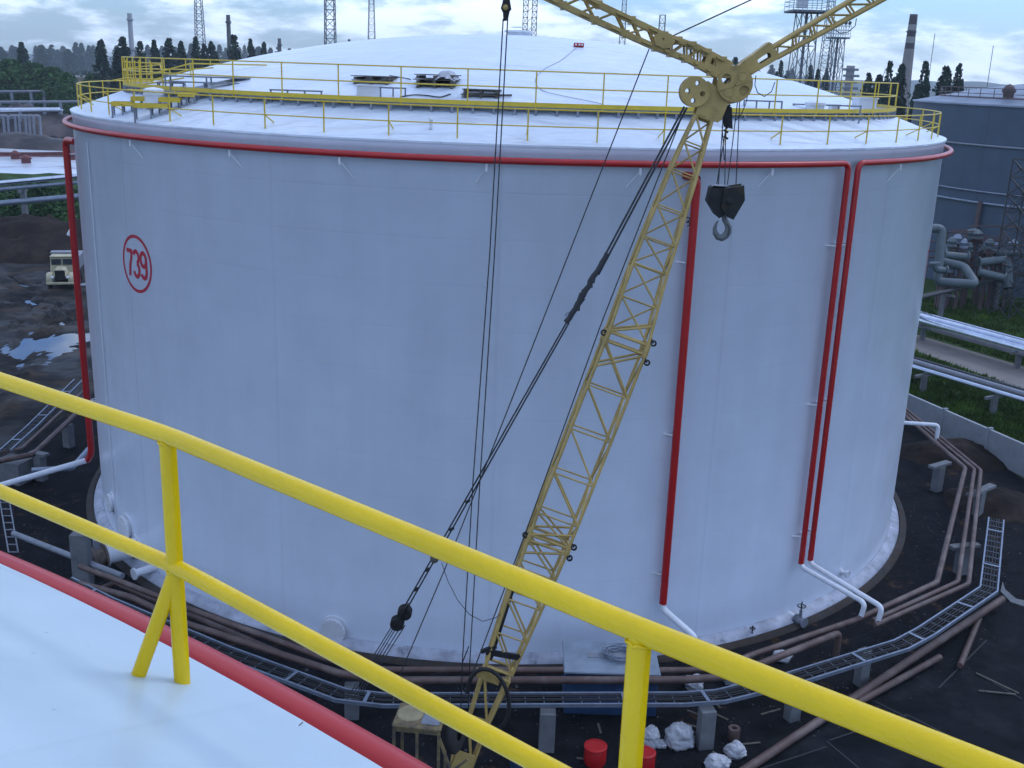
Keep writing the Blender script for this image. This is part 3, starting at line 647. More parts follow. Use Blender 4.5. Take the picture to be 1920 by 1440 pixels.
def draped(pxs, r, name, label, cat, material):
    P = [roof_pt(x, y) + Vector((0, 0, r)) for x, y in pxs]; out = []
    for i in range(len(P) - 1):
        p0 = P[max(i - 1, 0)]; p1 = P[i]; p2 = P[i + 1]; p3 = P[min(i + 2, len(P) - 1)]
        for k in range(6):
            t = k / 6; q = .5 * ((2 * p1) + (p2 - p0) * t + (2 * p0 - 5 * p1 + 4 * p2 - p3) * t * t + (3 * p1 - p0 - 3 * p2 + p3) * t ** 3); q.z = roof_z(q.x, q.y) + r + .01; out.append(q)
    out.append(P[-1]); m = MB(); m.tube(out, r, 6); return tag(m.build(name, material), label, cat)
draped([(1082, 90), (1055, 112), (1022, 130), (1006, 145), (1006, 160), (1020, 172), (1060, 182), (1130, 196)], .009, 'cable', 'thin grey cable looping down the dome from the small red box', 'cable', mgrey)
draped([(750, 184), (775, 180), (800, 181), (825, 184), (845, 178)], .022, 'hose', 'dark hose lying on the dome in front of the pallets', 'hose', mdark)
draped([(730, 143), (755, 147), (770, 150)], .015, 'cord', 'short dark cord on the dome between the two pallet stacks', 'cord', mdark)
m = MB(); p = roof_pt(1085, 88); m.box(p + Vector((0, 0, .08)), (.42, .3, .16), bevel=.02)
t = thing('site_lamp', 'small red and white box near the top of the white dome', 'box', p); m.build('housing', mred, t)
m = MB()
for s_ in (-.12, .02, .13): m.box(p + Vector((s_, -.155, .09)), (.07, .02, .07))
m.build('lens', mwhite, t)

# ------------------------------------------------------------------ the tank we stand on
NC = Vector((-12.87, -12.37, 0)); NRr = 19.79
nt_ = thing('storage_tank', 'white roof edge of the nearest tank at lower left, with yellow railing and red pipe', 'tank', NC)
def npol(R, a, z): return Vector((NC.x + R * math.cos(D(a)), NC.y + R * math.sin(D(a)), z))
m = MB(); m.lathe(NC, [(NRr - .06, 0), (NRr - .06, 17.86)], 360); m.build('shell', mshell, nt_, NC)
m = MB(); NRS = (NRr ** 2 + RISE ** 2) / (2 * RISE); prof = [(NRr, 17.84), (NRr, 17.9)]
# inner roof sheets overlap the rim sheet
pr2 = [(NRr - .28, None), (NRr - .281, 'step')]
def nrz(r): return 17.9 + RISE - (NRS - math.sqrt(NRS ** 2 - r * r))
m.lathe(NC, [(NRr - .05, 17.80), (NRr, 17.80), (NRr, 17.9), (NRr - .001, 17.901), (NRr - .42, nrz(NRr - .42))], 360, smooth=False)
m.lathe(NC, [(NRr - .40, nrz(NRr - .40) - .003), (NRr - .40, nrz(NRr - .40) + .004)], 360, smooth=False)
m.lathe(NC, [(r, nrz(r) + .004) for r in (NRr - .40, 19.3, 19.0, 18.5, 17.5, 16, 14, 11, 8, 4, .01)], 360)
mroofn = roof_material('near_roof_paint', (0.48, 0.59, 0.66), 0.34, ridge=0.0012, mort=0.95)
m.build('roof', mroofn, nt_, NC + Vector((0, 0, 17.9)))
m = MB(); m.tube([npol(20.0, 30 + i * .5, 17.65) for i in range(141)], .105, 28); m.build('ring_pipe', mred, nt_)
rl = thing('railing', '', ''); del rl['label']; del rl['category']; rl.parent = nt_; rl.location = -NC; WORLD[rl.name] = Vector((0, 0, 0))
P1 = Vector((-1.13, 3.32, 0)); P2 = Vector((.305, 2.135, 0))
a1 = math.degrees(math.atan2(P1.y - NC.y, P1.x - NC.x)); a2 = math.degrees(math.atan2(P2.y - NC.y, P2.x - NC.x)); da = a1 - a2
P3 = P2 + Vector((math.cos(D(-38.0)), math.sin(D(-38.0)), 0)) * 1.86
posts = [npol(19.6, a1 + da * k, 0) for k in range(5, 0, -1)] + [P1, P2, P3, P3 + Vector((1.2, -1.4, 0))]
RR = .0295
for h, nm, rr in ((1.0, 'top_rail', RR), (.525, 'mid_rail', RR * .93)):
    m = MB(); out = []
    P = [p + Vector((0, 0, 17.9 + h)) for p in posts]; out = piperun(P, .12); m.tube(out, rr, 24); m.build(nm, myel, rl)
for i, p in enumerate(posts):
    inward = (NC - p); inward.z = 0; inward.normalize()
    m = MB(); b = p + Vector((0, 0, 17.905)); m.tube([b, b + Vector((0, 0, 1.0))], RR * .95, 20); po = m.build('rail_post', myel, rl)
    for hh in (.535, 1.0):
        m = MB(); m.tube([b + Vector((RR * 1.0 * math.cos(k * PI / 10), RR * 1.0 * math.sin(k * PI / 10), hh - RR * 1.02 + .004 * math.sin(k * 2.3))) for k in range(20)], .0045, 6, closed=True); m.build('weld_bead', myel, rl)
    if i % 2 == 1:
        tdir = (posts[min(i + 1, len(posts) - 1)] - p).normalized()
        q = p + inward * .21 - tdir * .04; r_ = math.hypot(q.x - NC.x, q.y - NC.y); q.z = nrz(r_) + .005
        q = Vector((gz(243, 1313, 17.92)) if p is P1 else q)
        m = MB(); m.tube([q, b + Vector((0, 0, .50))], RR * .88, 20); m.build('rail_brace', myel, rl)
        for s_ in (b, q):
            m = MB(); m.lathe(s_ + Vector((0, 0, .0)), [(RR * 1.9, -.004), (RR * 1.75, .003), (RR * 1.0, .006)], 24); m.build('foot_weld', mroofn, rl)

# ------------------------------------------------------------------ the crane
YB, YT = 26.4, 29.6
def cY(py): return YT + (YB - YT) * (py - 205) / (1400 - 205)
crane = thing('lattice_crane', 'tall yellow lattice boom crane standing between the tanks, jib folded up to the right', 'crane', (at(870, 1440, 27.3).x, 27.3, 0))
stn = [(846, 1480, 24), (884, 1383, 17), (932, 1260, 27), (975, 1145, 35), (1017, 1040, 40), (1047, 960, 42), (1110, 800, 42.5), (1173, 640, 42), (1210, 520, 36.5), (1242, 430, 33), (1285, 310, 26), (1318, 222, 17)]
cen = [at(x, y, cY(y)) for x, y, w in stn]
hw = []
for (x, y, w), c in zip(stn, cen): hw.append((at(x + w, y, cY(y)) - at(x - w, y, cY(y))).length / 2 * .93)
bd = (cen[-1] - cen[0]).normalized(); wv = Vector((1, 0, 0)); wv = (wv - bd * wv.dot(bd)).normalized(); nv = bd.cross(wv).normalized()
if nv.y < 0: nv = -nv
def interp(t):
    t = max(0, min(len(cen) - 1.0001, t)); i = int(t); f = t - i; return cen[i].lerp(cen[i + 1], f), hw[i] * (1 - f) + hw[i + 1] * f
def chord(t, sx, sy):
    c, h = interp(t); return c + wv * (h * sx) + nv * (h * .85 * sy)
# length param
cum = [0]
for i in range(len(cen) - 1): cum.append(cum[-1] + (cen[i + 1] - cen[i]).length)
def t_at(s_):
    for i in range(len(cum) - 1):
        if s_ <= cum[i + 1]: return i + (s_ - cum[i]) / (cum[i + 1] - cum[i])
    return len(cum) - 1.0001
def t_px(py):
    best = 0
    for i in range(len(stn) - 1):
        if stn[i][1] >= py >= stn[i + 1][1]: return i + (stn[i][1] - py) / (stn[i][1] - stn[i + 1][1])
    return best
def section(t0, t1, nb, name, lab=None, x_both=False):
    m = MB(); cw = .075
    L0, L1 = cum[int(t0)] + (cum[min(int(t0) + 1, len(cum) - 1)] - cum[int(t0)]) * (t0 % 1), None
    ks = [t0 + (t1 - t0) * k / nb for k in range(nb + 1)]
    for sx in (-1, 1):
        for sy in (-1, 1):
            m.tube([chord(t, sx, sy) for t in ks], cw * .62, 8)
    for k in range(nb):
        a, b = ks[k], ks[k + 1]
        for sy in (-1, 1):
            m.tube([chord(a, -1, sy), chord(a, 1, sy)], .024, 6)
            if x_both and sy > 0: m.tube([chord(a, -1, sy), chord(b, 1, sy)], .026, 6)
            else: m.tube([chord(b, -1, sy), chord(a, 1, sy)], .03, 6)
        for sx in (-1, 1):
            m.tube([chord(a, sx, -1), chord(a, sx, 1)], .022, 6)
            m.tube([chord(a, sx, -1 if k % 2 else 1), chord(b, sx, 1 if k % 2 else -1)], .024, 6)
    for t in (ks[0], ks[-1]):
        for sx, sy, ux, uy in ((-1, -1, 1, -1), (1, -1, 1, 1), (1, 1, -1, 1), (-1, 1, -1, -1)): m.tube([chord(t, sx, sy), chord(t, ux, uy)], .04, 6)
    return m.build(name, mcr, crane)
tj1, tj2 = t_px(1012), t_px(640)
section(t_px(1250), tj1 - .06, 4, 'boom_section'); section(tj1 + .06, tj2 - .06, 5, 'boom_section'); section(tj2 + .06, len(stn) - 1.01, 7, 'boom_section', x_both=True)
section(t_px(1430), t_px(1262), 2, 'boom_section')
for tj in (tj1, tj2):
    for sx in (-1, 1):
        m = MB()
        for sy in (-1, 1):
            a = chord(tj - .09, sx, sy); b = chord(tj + .09, sx, sy); m.tube([a, b], .075, 10); mid = (a + b) / 2
            m.cylinder(mid - nv * .12, mid + nv * .12, .03, 8)
        m.tube([chord(tj, sx, -1), chord(tj, sx, 1)], .045, 8)
        for sy in (-1, 1): m.tube([chord(tj + .35 * sx, sx, sy), chord(tj + .07 * sx, -sx, sy)], .035, 6); m.tube([chord(tj + .35 * sx, sx, sy), chord(tj, sx, sy)], .04, 6)
        m.build('boom_joint', mcr, crane)
    for q, sx in ((tj - .13, 1), (tj + .12, 1), (tj + .02, -1)):
        c = chord(q, sx, -1) + wv * (.12 * sx); m = MB()
        m.lathe(c - nv * .03, [(.045, 0), (.09, 0), (.09, .06), (.045, .06), (.045, 0)], 14, axis=nv); m.bar(c - wv * .12 * sx + bd * .12, c, .04); m.build('pin_lug', mcrd, crane)
# foot plate and boom-stop hoop
m = MB(); tA, tB = t_px(1440), t_px(1402)
q = [chord(tA, -1, -1), chord(tA, 1, -1), chord(tB, 1.0, -1), chord(tB, -1.0, -1)]; off = nv * .1
m.add([p - off for p in q] + [p - off * 1.4 for p in q], [(0, 1, 2, 3), (7, 6, 5, 4), (0, 4, 5, 1), (1, 5, 6, 2), (2, 6, 7, 3), (3, 7, 4, 0)]); m.build('foot_plate', mcr, crane)
hc, hh = interp(t_px(1300)); m = MB()
m.tube([hc - nv * (hh + .12) + (wv * math.cos(t) * .62 + Vector((0, 0, 1)) * math.sin(t) * .95) for t in [(-55 + 235 * k / 26) * PI / 180 for k in range(27)]], .06, 8); m.build('boom_stop_hoop', mcrd, crane)
m = MB(); a = chord(t_px(1225), -1, -1); b = chord(t_px(1215), 1, -1); m.bar(a - wv * .12, b, .08, .16); m.bar(a - wv * .25 - bd * .05, a + wv * .1 + bd * .25, .1); m.build('cross_beam', mcrd, crane)
m = MB(); m.tube([chord(t_px(1250), -1, 1) + wv * .12, chord(t_px(1085), -1, 1) + wv * .12], .06, 8); m.build('dark_strut', mcrd, crane)
m = MB(); a = chord(t_px(1262), -1.3, -1); m.plate([(-.1, -.12), (.55, -.16), (.6, .0), (.25, .16), (-.1, .14)], [], a - nv * .15, wv, Vector((0, 0, 1)), .05); m.build('stop_bracket', mcr, crane)
# head: two cheek plates and sheaves.  2D coords = photo pixels in the plane of the head
YH = 29.6
O2 = at(1340, 180, YH); e1 = (at(1390, 180, YH) - at(1290, 180, YH)) / 100
kx = e1.length; e1n = e1.normalized(); e2n = Vector((0, -.0, 1)); e2n = (e2n - e1n * e2n.dot(e1n)).normalized(); nh = e1n.cross(e2n)
def H(x, y): return ((x - 1340) * kx, -(y - 180) * kx)
def H3(x, y, d=0): a, b = H(x, y); return O2 + e1n * a + e2n * b - nh * d * -1
def circp(x, y, r, n=28): a, b = H(x, y); return circle2(r * kx, n, a, b)
cheek = [H(*p) for p in ((1303, 212), (1322, 152), (1348, 168), (1388, 120), (1402, 145), (1404, 170), (1385, 190), (1362, 195), (1352, 222), (1345, 228), (1318, 216))]
m = MB()
for d_ in (-.26, .26): m.plate(cheek, [circp(1300 + 2000, 172, 1)] if False else [], O2 + nh * d_, e1n, e2n, .05)
m.box(O2 + e1n * H(1330, 205)[0] + e2n * H(1330, 205)[1], (.5, .5, .25), Matrix((e1n, nh, e2n)).transposed()); m.build('head_cheek', mcr, crane)
def sheave(x, y, r, holes, hr, material, dd, name='sheave', th=.10):
    m = MB(); outer = circp(x, y, r); hs = [circp(x + math.cos(D(a)) * q, y + math.sin(D(a)) * q, h_, 14) for a, q, h_ in holes]
    m.plate(outer, hs, O2 + nh * dd, e1n, e2n, th); a, b = H(x, y)
    m.lathe(O2 + nh * (dd - th / 2 - .012) + e1n * a + e2n * b, [(r * kx * .86, 0), (r * kx * 1.03, 0), (r * kx * 1.03, .02), (r * kx * .86, .02), (r * kx * .86, 0)], 40, axis=nh, smooth=False)
    m.lathe(O2 + nh * (dd - th / 2 - .03) + e1n * a + e2n * b, [(r * kx * .0 + .001, 0), (r * kx * .2, 0), (r * kx * .2, .04)], 20, axis=nh, smooth=False)
    return m.build(name, material, crane)
near = -1 if nh.y > 0 else 1
for d_ in (near * .34, near * .12): sheave(1299, 172, 27, [(-75, 16, 4.5), (15, 14, 4.8), (100, 16, 4.5), (185, 14, 4.8)], 4, mcr, d_)
for d_ in (near * .36, near * -.34): sheave(1372, 158, 32.5, [(210, 19, 9), (35, 21, 9.5)], 9, mcr, d_, 'head_disc', .05)
m = MB()
for x, y, r in ((1386, 144, 9.5), (1361, 172, 9)):
    a, b = H(x, y); m.lathe(O2 + nh * (near * .36) + e1n * a + e2n * b + nh * near * .035, [(r * kx, 0), (r * kx, nh.y * 0 + .012), (r * kx * .75, .012), (r * kx * .7, .004), (.001, .004)], 24, axis=nh * near, smooth=False)
for x0, y0, x1, y1 in ((1340, 170, 1404, 150), (1378, 126, 1366, 190)): m.bar(H3(x0, y0) + nh * near * .40, H3(x1, y1) + nh * near * .40, .03, .03)
m.build('disc_boss', mcr, crane)
m = MB(); m.cylinder(H3(1372, 158) - nh * .3, H3(1372, 158) + nh * .3, .16, 16); m.build('head_axle', mcrd, crane)
m = MB(); m.plate([H(*p) for p in ((1352, 196), (1372, 200), (1376, 240), (1360, 236))], [], O2 + nh * near * .05, e1n, e2n, .12); m.tube([H3(1370, 196), H3(1358, 206), H3(1366, 240)], .035, 6); m.build('rope_anchor', mcrd, crane)
# jib going up to the right
def truss2(m, A, B, nA, nB, nb, cwid, lw, slab=False):
    pass
m = MB()
outer = [H(*p) for p in ((1378, 128), (1386, 118), (1434, 85), (1437, 90), (1452, 108), (1450, 112), (1404, 140))]
slot = [H(*p) for p in ((1413, 115), (1432, 102), (1437, 105), (1438, 110), (1419, 122), (1414, 120))]
for d_ in (-.2, .2): m.plate(outer, [slot], O2 + nh * d_, e1n, e2n, .05)
for a, b in (((1378, 128), (1434, 85)), ((1404, 140), (1450, 112)), ((1435, 86), (1452, 110))): m.bar(H3(*a) , H3(*b), .05, .42, up=nh)
m.build('jib_root', mcr, crane)
m = MB()
u0, u1 = (1440, 94), (1640, -24 - 20); l0, l1 = (1449, 112), (1700, -28)
dirj = 1
def J(s_, k, d_):
    a = (u0[0] + (1620 - 1440) * s_ * 1.35, u0[1] + (-13 - 94) * s_ * 1.35) if k else (l0[0] + (1655 - 1449) * s_ * 1.35, l0[1] + (0 - 112) * s_ * 1.35)
    return H3(*a) + nh * d_
for k in (0, 1):
    for d_ in (-.17, .17): m.tube([J(0, k, d_), J(1, k, d_)], .055, 8)
nb = 8
for i in range(nb + 1):
    s_ = i / nb
    for d_ in (-.17, .17):
        if i > 0: m.tube([J(s_, 1, d_), J(min(1, s_ + .02) - .01, 0, d_)] if False else [J(max(0, s_ - .10), 1, d_), J(s_, 0, d_)], .022, 6)
        if i < nb: m.tube([J(s_, 0, d_), J(s_ + .04, 1, d_)], .03, 6)
    m.tube([J(s_, 1, -.17), J(s_, 1, .17)], .022, 6); m.tube([J(s_, 0, -.17), J(s_, 0, .17)], .022, 6)
m.build('jib', mcr, crane)
# mast going up to the left: channel chords with plates and lacing
m = MB()
def Q(s_, k, d_):
    # centreline from (1372,140) to (1000,-14)
    up_ = [(1366, 124), (1300, 92), (1240, 72), (1100, 10), (980, -52)]; lo_ = [(1344, 144), (1290, 116), (1225, 93), (1095, 38), (960, -22)]
    L = up_ if k else lo_; t = s_ * 4 * .9999; i = int(t); f = t - i; return H3(L[i][0] * (1 - f) + L[i + 1][0] * f, L[i][1] * (1 - f) + L[i + 1][1] * f) + nh * d_
for k in (0, 1):
    for d_ in (-.24, .24):
        for i in range(4): m.bar(Q(i / 4, k, d_), Q((i + 1) / 4, k, d_), .12, .14)
nb = 17
for i in range(nb):
    s_, e = .06 + .93 * i / nb, .06 + .93 * (i + 1) / nb
    for d_ in (-.24, .24):
        m.tube([Q(s_, i % 2, d_), Q(e, 1 - i % 2, d_)], .03, 6)
        if i % 3 == 0: m.tube([Q(s_, 1 - i % 2, d_), Q(e, i % 2, d_)], .03, 6)
    if i % 2 == 0: 
        for k in (0, 1): m.bar(Q(s_, k, -.27), Q(s_, k, .27), .16, .2)
        m.bar(Q(s_, 1, near * .33), Q(e, 1, near * .33), .2, .06); m.bar(Q(s_ + .02, 0, near * .34), Q(e + .0, 0, near * .34), .2, .06)
m.plate([H(*p) for p in ((1320, 103), (1366, 124), (1372, 150), (1344, 144), (1312, 128))], [[H(*p) for p in ((1328, 112), (1335, 113), (1336, 126), (1325, 122))]], O2 + nh * near * .29, e1n, e2n, .04)
m.plate([H(*p) for p in ((1320, 103), (1366, 124), (1372, 150), (1344, 144), (1312, 128))], [], O2 - nh * near * .29, e1n, e2n, .04)
m.build('mast', mcr, crane)
m = MB(); a, b = H(1236, 79); m.plate([H(*p) for p in ((1218, 74), (1232, 64), (1250, 70), (1258, 82), (1252, 94), (1236, 95), (1222, 88))], [circle2(2 * kx, 10, a, b)], O2 + nh * near * .40, e1n, e2n, .05); m.build('mast_sheave', mcr, crane)
m = MB(); m.tube([H3(1415, 143), H3(1414, 160), H3(1420, 174), H3(1433, 181), H3(1446, 172), H3(1451, 155)], .013, 5); m.build('hanging_wire', mrope, crane)
m = MB(); m.tube([H3(1406, 140), H3(1404, 165), H3(1399, 195), H3(1392, 213), H3(1380, 226)], .012, 5); m.build('hanging_wire', mrope, crane)
m = MB(); m.tube([H3(1593, 42), H3(1592, 55), H3(1580, 66), H3(1565, 68), H3(1555, 62)], .012, 5); m.build('hanging_wire', mrope, crane)
# ropes
def rope(name, pxs, r, material=mrope, parent=crane, n=6, lab=None):
    m = MB(); m.tube([at(x, y, Y) for x, y, Y in pxs], r, n); return m.build(name, material, parent)
rope('luffing_rope', [(1283, 200, 29.3), (1115, 515, 28.1)], .028); rope('luffing_rope', [(1288, 202, 29.3), (1122, 515, 28.1)], .028)
m = MB(); r2 = random.Random(3); P = []
for i in range(16):
    t = i / 15; P.append(at(1140 - 78 * t + r2.uniform(-2.0, 2.0), 475 + 130 * t, 28.2 - .3 * t))
m.tube(P, .075, 8)
for i in range(5, 12): m.tube([P[i] + Vector((r2.uniform(-.08, .08), 0, .05)), P[i + 1] + Vector((r2.uniform(-.08, .08), -.03, -.05))], .06, 6)
m.tube([P[13], P[13] + Vector((-.12, 0, .02)), P[13] + Vector((-.18, 0, -.08))], .012, 5)
m.build('taped_splice', mrope, crane)
rope('luffing_rope', [(1062, 605, 27.9), (757, 1140, 26.6)], .022); rope('luffing_rope', [(1067, 605, 27.9), (764, 1140, 26.6)], .022)
for x, y in ((878, 940), (848, 992), (827, 1028), (803, 1068), (781, 1105)):
    m = MB(); c = at(x - 1, y, 27.1 - (y - 940) * .0022); m.box(c, (.15, .09, .07), Matrix.Rotation(-.6, 3, 'Y'), bevel=.015); m.build('rope_clip', mcrd, crane)
m = MB(); c = at(815, 1047, 26.85); m.lathe(c, [(.001, -.13), (.07, -.12), (.12, -.05), (.12, .05), (.07, .12), (.001, .13)], 12, axis=(.5, .1, .85)); m.build('rope_clip', mwood, crane)
m = MB()
for x, y, r_ in ((759, 1148, 13.5), (745, 1168, 13.0)):
    c = at(x, y, 26.5); rr = (at(x + r_, y, 26.5) - c).length
    for dy in (-.09, 0, .09): m.lathe(c + Vector((0, dy - .035, 0)), [(.001, 0), (rr * .9, 0), (rr, .008), (rr * .86, .035), (rr, .062), (rr * .9, .07), (.001, .07)], 24, axis=(0, 1, 0))
m.bar(at(766, 1133, 26.4), at(738, 1178, 26.4), .12, .05); m.build('luffing_block', mcrd, crane)
for x0, x1 in ((736, 697), (741, 703), (746, 709), (753, 714), (760, 719)): rope('block_rope', [(x0, 1172, 26.5), (x1 - 40, 1300, 25.9)], .014)
rope('hoist_rope', [(1217, 92, 29.0), (905, 888, 27.8), (835, 1065, 27.5), (735, 1300, 27.0)], .018)
rope('hoist_rope', [(1284, 205, 29.2), (1128, 605, 28.3), (985, 1000, 27.8), (872, 1300, 27.3)], .018)
rope('guy_rope', [(1262, 67, 29.4), (1440, -15, 29.4)], .02)
rope('trailing_wire', [(828, 1055, 26.9), (840, 1090, 26.9), (858, 1125, 26.9), (880, 1152, 26.9), (905, 1165, 26.9), (930, 1158, 26.9), (945, 1147, 26.9)], .01)
# auxiliary block high on the left with its two long falls
ub = thing('pulley_block', 'dark upper pulley block at the top edge carrying two long vertical ropes', 'pulley', at(948, 20, 27.6))
m = MB(); e_ = at(958, 20, 27.6) - at(948, 20, 27.6); ks = e_.length / 10; o_ = at(948, 15, 27.6)
m.plate([(x * ks, y * ks) for x, y in ((-6, 30), (6, 30), (8, 12), (11, -2), (7, -6), (4, -22), (-3, -23), (-5, -8), (-9, -1), (-5, 12))], [], o_, (1, 0, 0), (0, 0, 1), .26)
m.plate([(x * ks, y * ks) for x, y in ((-3.5, 30), (3.5, 30), (9, 0), (5, -20), (-1, -22), (-7, 0))], [], o_ + Vector((0, -.0, 0)), (1, 0, 0), (0, 0, 1), .36); m.build('block_cheek', mcrd, ub)
m = MB(); m.lathe(o_ - Vector((0, .24, 0)), [(.001, 0), (.07, 0), (.07, .48), (.001, .48)], 14, axis=(0, 1, 0)); m.build('axle', mcr, ub)
rope('falling_rope', [(943.5, 35, 27.6), (918, 480, 27.4), (887, 900, 27.1), (867, 1240, 27.0), (864, 1330, 27.0)], .018, parent=ub)
rope('falling_rope', [(952, 35, 27.6), (927, 480, 27.4), (900, 900, 27.1), (881, 1240, 27.0), (878, 1330, 27.0)], .018, parent=ub)
rope('falling_rope', [(879, 1212, 27.0), (866, 1245, 27.0)], .018, parent=ub)
# hook block
hb = thing('hook_block', 'heavy dark hook block hanging on ropes from the crane head', 'hook', at(1358, 385, 29.5))
o_ = at(1360, 380, 29.5); kk = (at(1370, 380, 29.5) - at(1360, 380, 29.5)).length / 10
def HB(pts): return [((x - 1360) * kk, -(y - 380) * kk) for x, y in pts]
m = MB(); m.plate(HB(((1331, 352), (1338, 348), (1368, 350), (1376, 360), (1375, 392), (1352, 408), (1344, 402), (1327, 378))), [], o_ + Vector((-.05, -.0, 0)), (1, 0, 0), (0, 0, 1), .40); m.build('cheek_plate', mcrd, hb)
m = MB(); m.plate(HB(((1352, 352), (1388, 345), (1392, 372), (1374, 409), (1362, 404), (1350, 390))), [], o_ + Vector((0, -.26, 0)), (1, 0, 0), (0, 0, 1), .10); 
m.plate(HB(((1352, 352), (1388, 345), (1392, 372), (1374, 409), (1362, 404), (1350, 390))), [], o_ + Vector((.02, .22, 0)), (1, 0, 0), (0, 0, 1), .06); m.build('cheek_plate', mat('hook_block_paint', (.018, .02, .02), .6, var=.4, vscale=3, col2=(.05, .04, .025), spec=.25), hb)
m = MB(); c = o_ + Vector(((1362 - 1360) * kk, -.33, -(375 - 380) * kk)); m.lathe(c, [(.001, 0), (.09, 0), (.11, .03), (.2, .03), (.2, .05)], 20, axis=(0, 1, 0)); m.build('sheave_pin', mcrd, hb)
m = MB(); m.box(at(1346, 349, 29.5), (.36, .4, .05)); m.build('top_plate', mgrey, hb)
m = MB(); pts = [(1358, 403), (1359, 412), (1363, 418), (1366, 426), (1365, 435), (1360, 442), (1353, 446), (1346, 444), (1341, 437), (1340, 428), (1343, 419), (1347, 413)]; hk = [at(x, y, 29.5) for x, y in pts]
m.tube(hk, [.075, .08, .085, .095, .105, .105, .10, .09, .075, .055, .035, .012], 12)
m.build('hook', mat('hook_steel', (.13, .15, .16), .5, var=.2), hb)
m = MB(); m.tube([at(1364, 420, 29.35), at(1368, 430, 29.3), at(1364, 442, 29.3)], .015, 6); m.build('hook_latch', mcrd, hb)
for (x0, y0), (x1, y1) in (((1356, 218), (1347, 346)), ((1361, 222), (1359, 346)), ((1387, 188), (1380, 346)), ((1383, 190), (1364, 346)), ((1354, 238), (1358, 300)), ((1361, 240), (1344, 345))):
    rope('hoist_rope', [(x0, y0, 29.55), (x1, y1, 29.5)], .014, parent=hb)
for y in (232, 246, 258):
    m = MB(); m.box(at(1361, y, 29.5), (.13, .1, .05), Matrix.Rotation(.5, 3, 'Y')); m.build('rope_clip', mcrd, hb)
# little s-hooks on the boom
m = MB()
for dy in (0, 9):
    m.tube([at(1290 + math.cos(t) * 3.5, 411 + dy + math.sin(t) * 3.5, 28.9) for t in [k * .5 - 2.6 for k in range(10)]], .018, 5)
m.build('shackle', mcrd, crane)

# yellow cab of the crane at its foot
cab = thing('crane_cab', 'yellow open-framed machine platform at the foot of the crane', 'machine', gz(800, 1440, 0))
mcabp = mat('worn_cab_paint', (.20, .15, .07), .7, var=.35, vscale=3, col2=(.08, .07, .06))
c0 = at(788, 1345, 25.6); R = Matrix.Rotation(-.12, 3, 'Z'); zt = c0.z
m = MB(); m.box(c0, (1.35, 1.1, .12), R, bevel=.03); m.box(c0 + R @ Vector((0, 0, -.12)), (1.25, 1.0, .1), R); m.build('hood', mcabp, cab)
m = MB(); m.lathe(c0 + R @ Vector((-.28, .05, .06)), [(.001, .05), (.3, .05), (.36, .03), (.38, -.01)], 24); m.build('rounded_cover', mat('pale_cover', (.30, .25, .14), .6, var=.2), cab)
m = MB(); m.box(c0 + R @ Vector((.35, .0, .075)), (.5, .8, .03), R, bevel=.01); m.build('roof_hatch', mgrey, cab)
for x, y in ((-.62, -.5), (.62, -.5), (-.62, .5), (.62, .5), (0.02, -.5)):
    m = MB(); p = c0 + R @ Vector((x, y, -.1)); m.bar(p, Vector((p.x, p.y, .5)), .08); m.build('frame_post', mcabp, cab)
m = MB(); p = c0 + R @ Vector((.62, -.5, -.2)); m.bar(p, p + Vector((.35, 0, -1.1)), .07); m.bar(p + Vector((.35, 0, -1.1)), p + Vector((.8, -.1, -.6)), .06); m.build('side_strut', mcabp, cab)
m = MB(); m.box(Vector((c0.x - .5, c0.y - .1, .45)), (1.3, 1.4, .5), R, bevel=.08); m.build('machine_base', mcrd, cab)
m = MB(); c = c0 + Vector((.95, .15, -.55)); m.lathe(c, [(.2, -.14), (.5, -.14), (.58, -.06), (.58, .06), (.5, .14), (.2, .14)], 24, axis=(1, -.3, .1)); m.build('tyre', mtyre, cab)
m = MB()
for sx in (-1, 1): m.box((at(865, 1440, 27).x + sx * 1.1, 23.8, .45), (.5, 3.6, .8), bevel=.2)
m.box((at(865, 1440, 27).x, 23.8, .95), (2.6, 2.2, .5), bevel=.08); m.build('crawler_base', mcrd, crane)

# ------------------------------------------------------------------ pipework round the tank foot
def polyline_px(px, z): return [gz(x, y, z) for x, y in px]
def pipe(name, px, z, r, material, label, cat='pipe', group=None, bendr=.22, pre=(), post=()):
    P = list(pre) + polyline_px(px, z) + list(post); m = MB(); m.tube(piperun(P, bendr), r, 10); o = m.build(name, material); return tag(o, label, cat, group)
pipe('brown_pipe', [(1680, 765), (1810, 878), (1757, 1092), (1611, 1160), (1410, 1228), (1352, 1254), (1280, 1257), (720, 1256), (633, 1243), (350, 1140), (230, 1092), (150, 1062)], 1.5, .11, mbrown, 'innermost brown pipe curving all round the foot of the white tank')
P = polyline_px([(1684, 762), (1827, 880), (1796, 1091), (1636, 1164)], 1.5)
m = MB(); m.tube(piperun(P, .2), .095, 10); tag(m.build('brown_pipe', mbrown), 'middle of three parallel brown pipes, ending under the white pipe pair', 'pipe')
P = polyline_px([(1688, 758), (1839, 882), (1816, 1095), (1640, 1172)], 1.5)
m = MB(); m.tube(piperun(P, .2), .095, 10); tag(m.build('brown_pipe', mbrown), 'outermost of three parallel brown pipes right of the tank', 'pipe')
P = polyline_px([(1573, 1187), (1433, 1242), (1362, 1269), (1280, 1275), (720, 1276), (640, 1264), (350, 1170), (245, 1120), (150, 1095)], 1.5); P = [P[0] - Vector((0, 0, .9))] + P
m = MB(); m.tube(piperun(P, .2), .125, 12); tag(m.build('brown_pipe', mbrown), 'outer brown pipe bending down at its right end, below the tank front', 'pipe')
pipe('rusty_pipe', [(185, 1105), (215, 1093), (300, 1130), (420, 1180), (560, 1240)], 1.0, .1, mbrown, 'low dark rusty pipe between tank foot and cable tray at left')
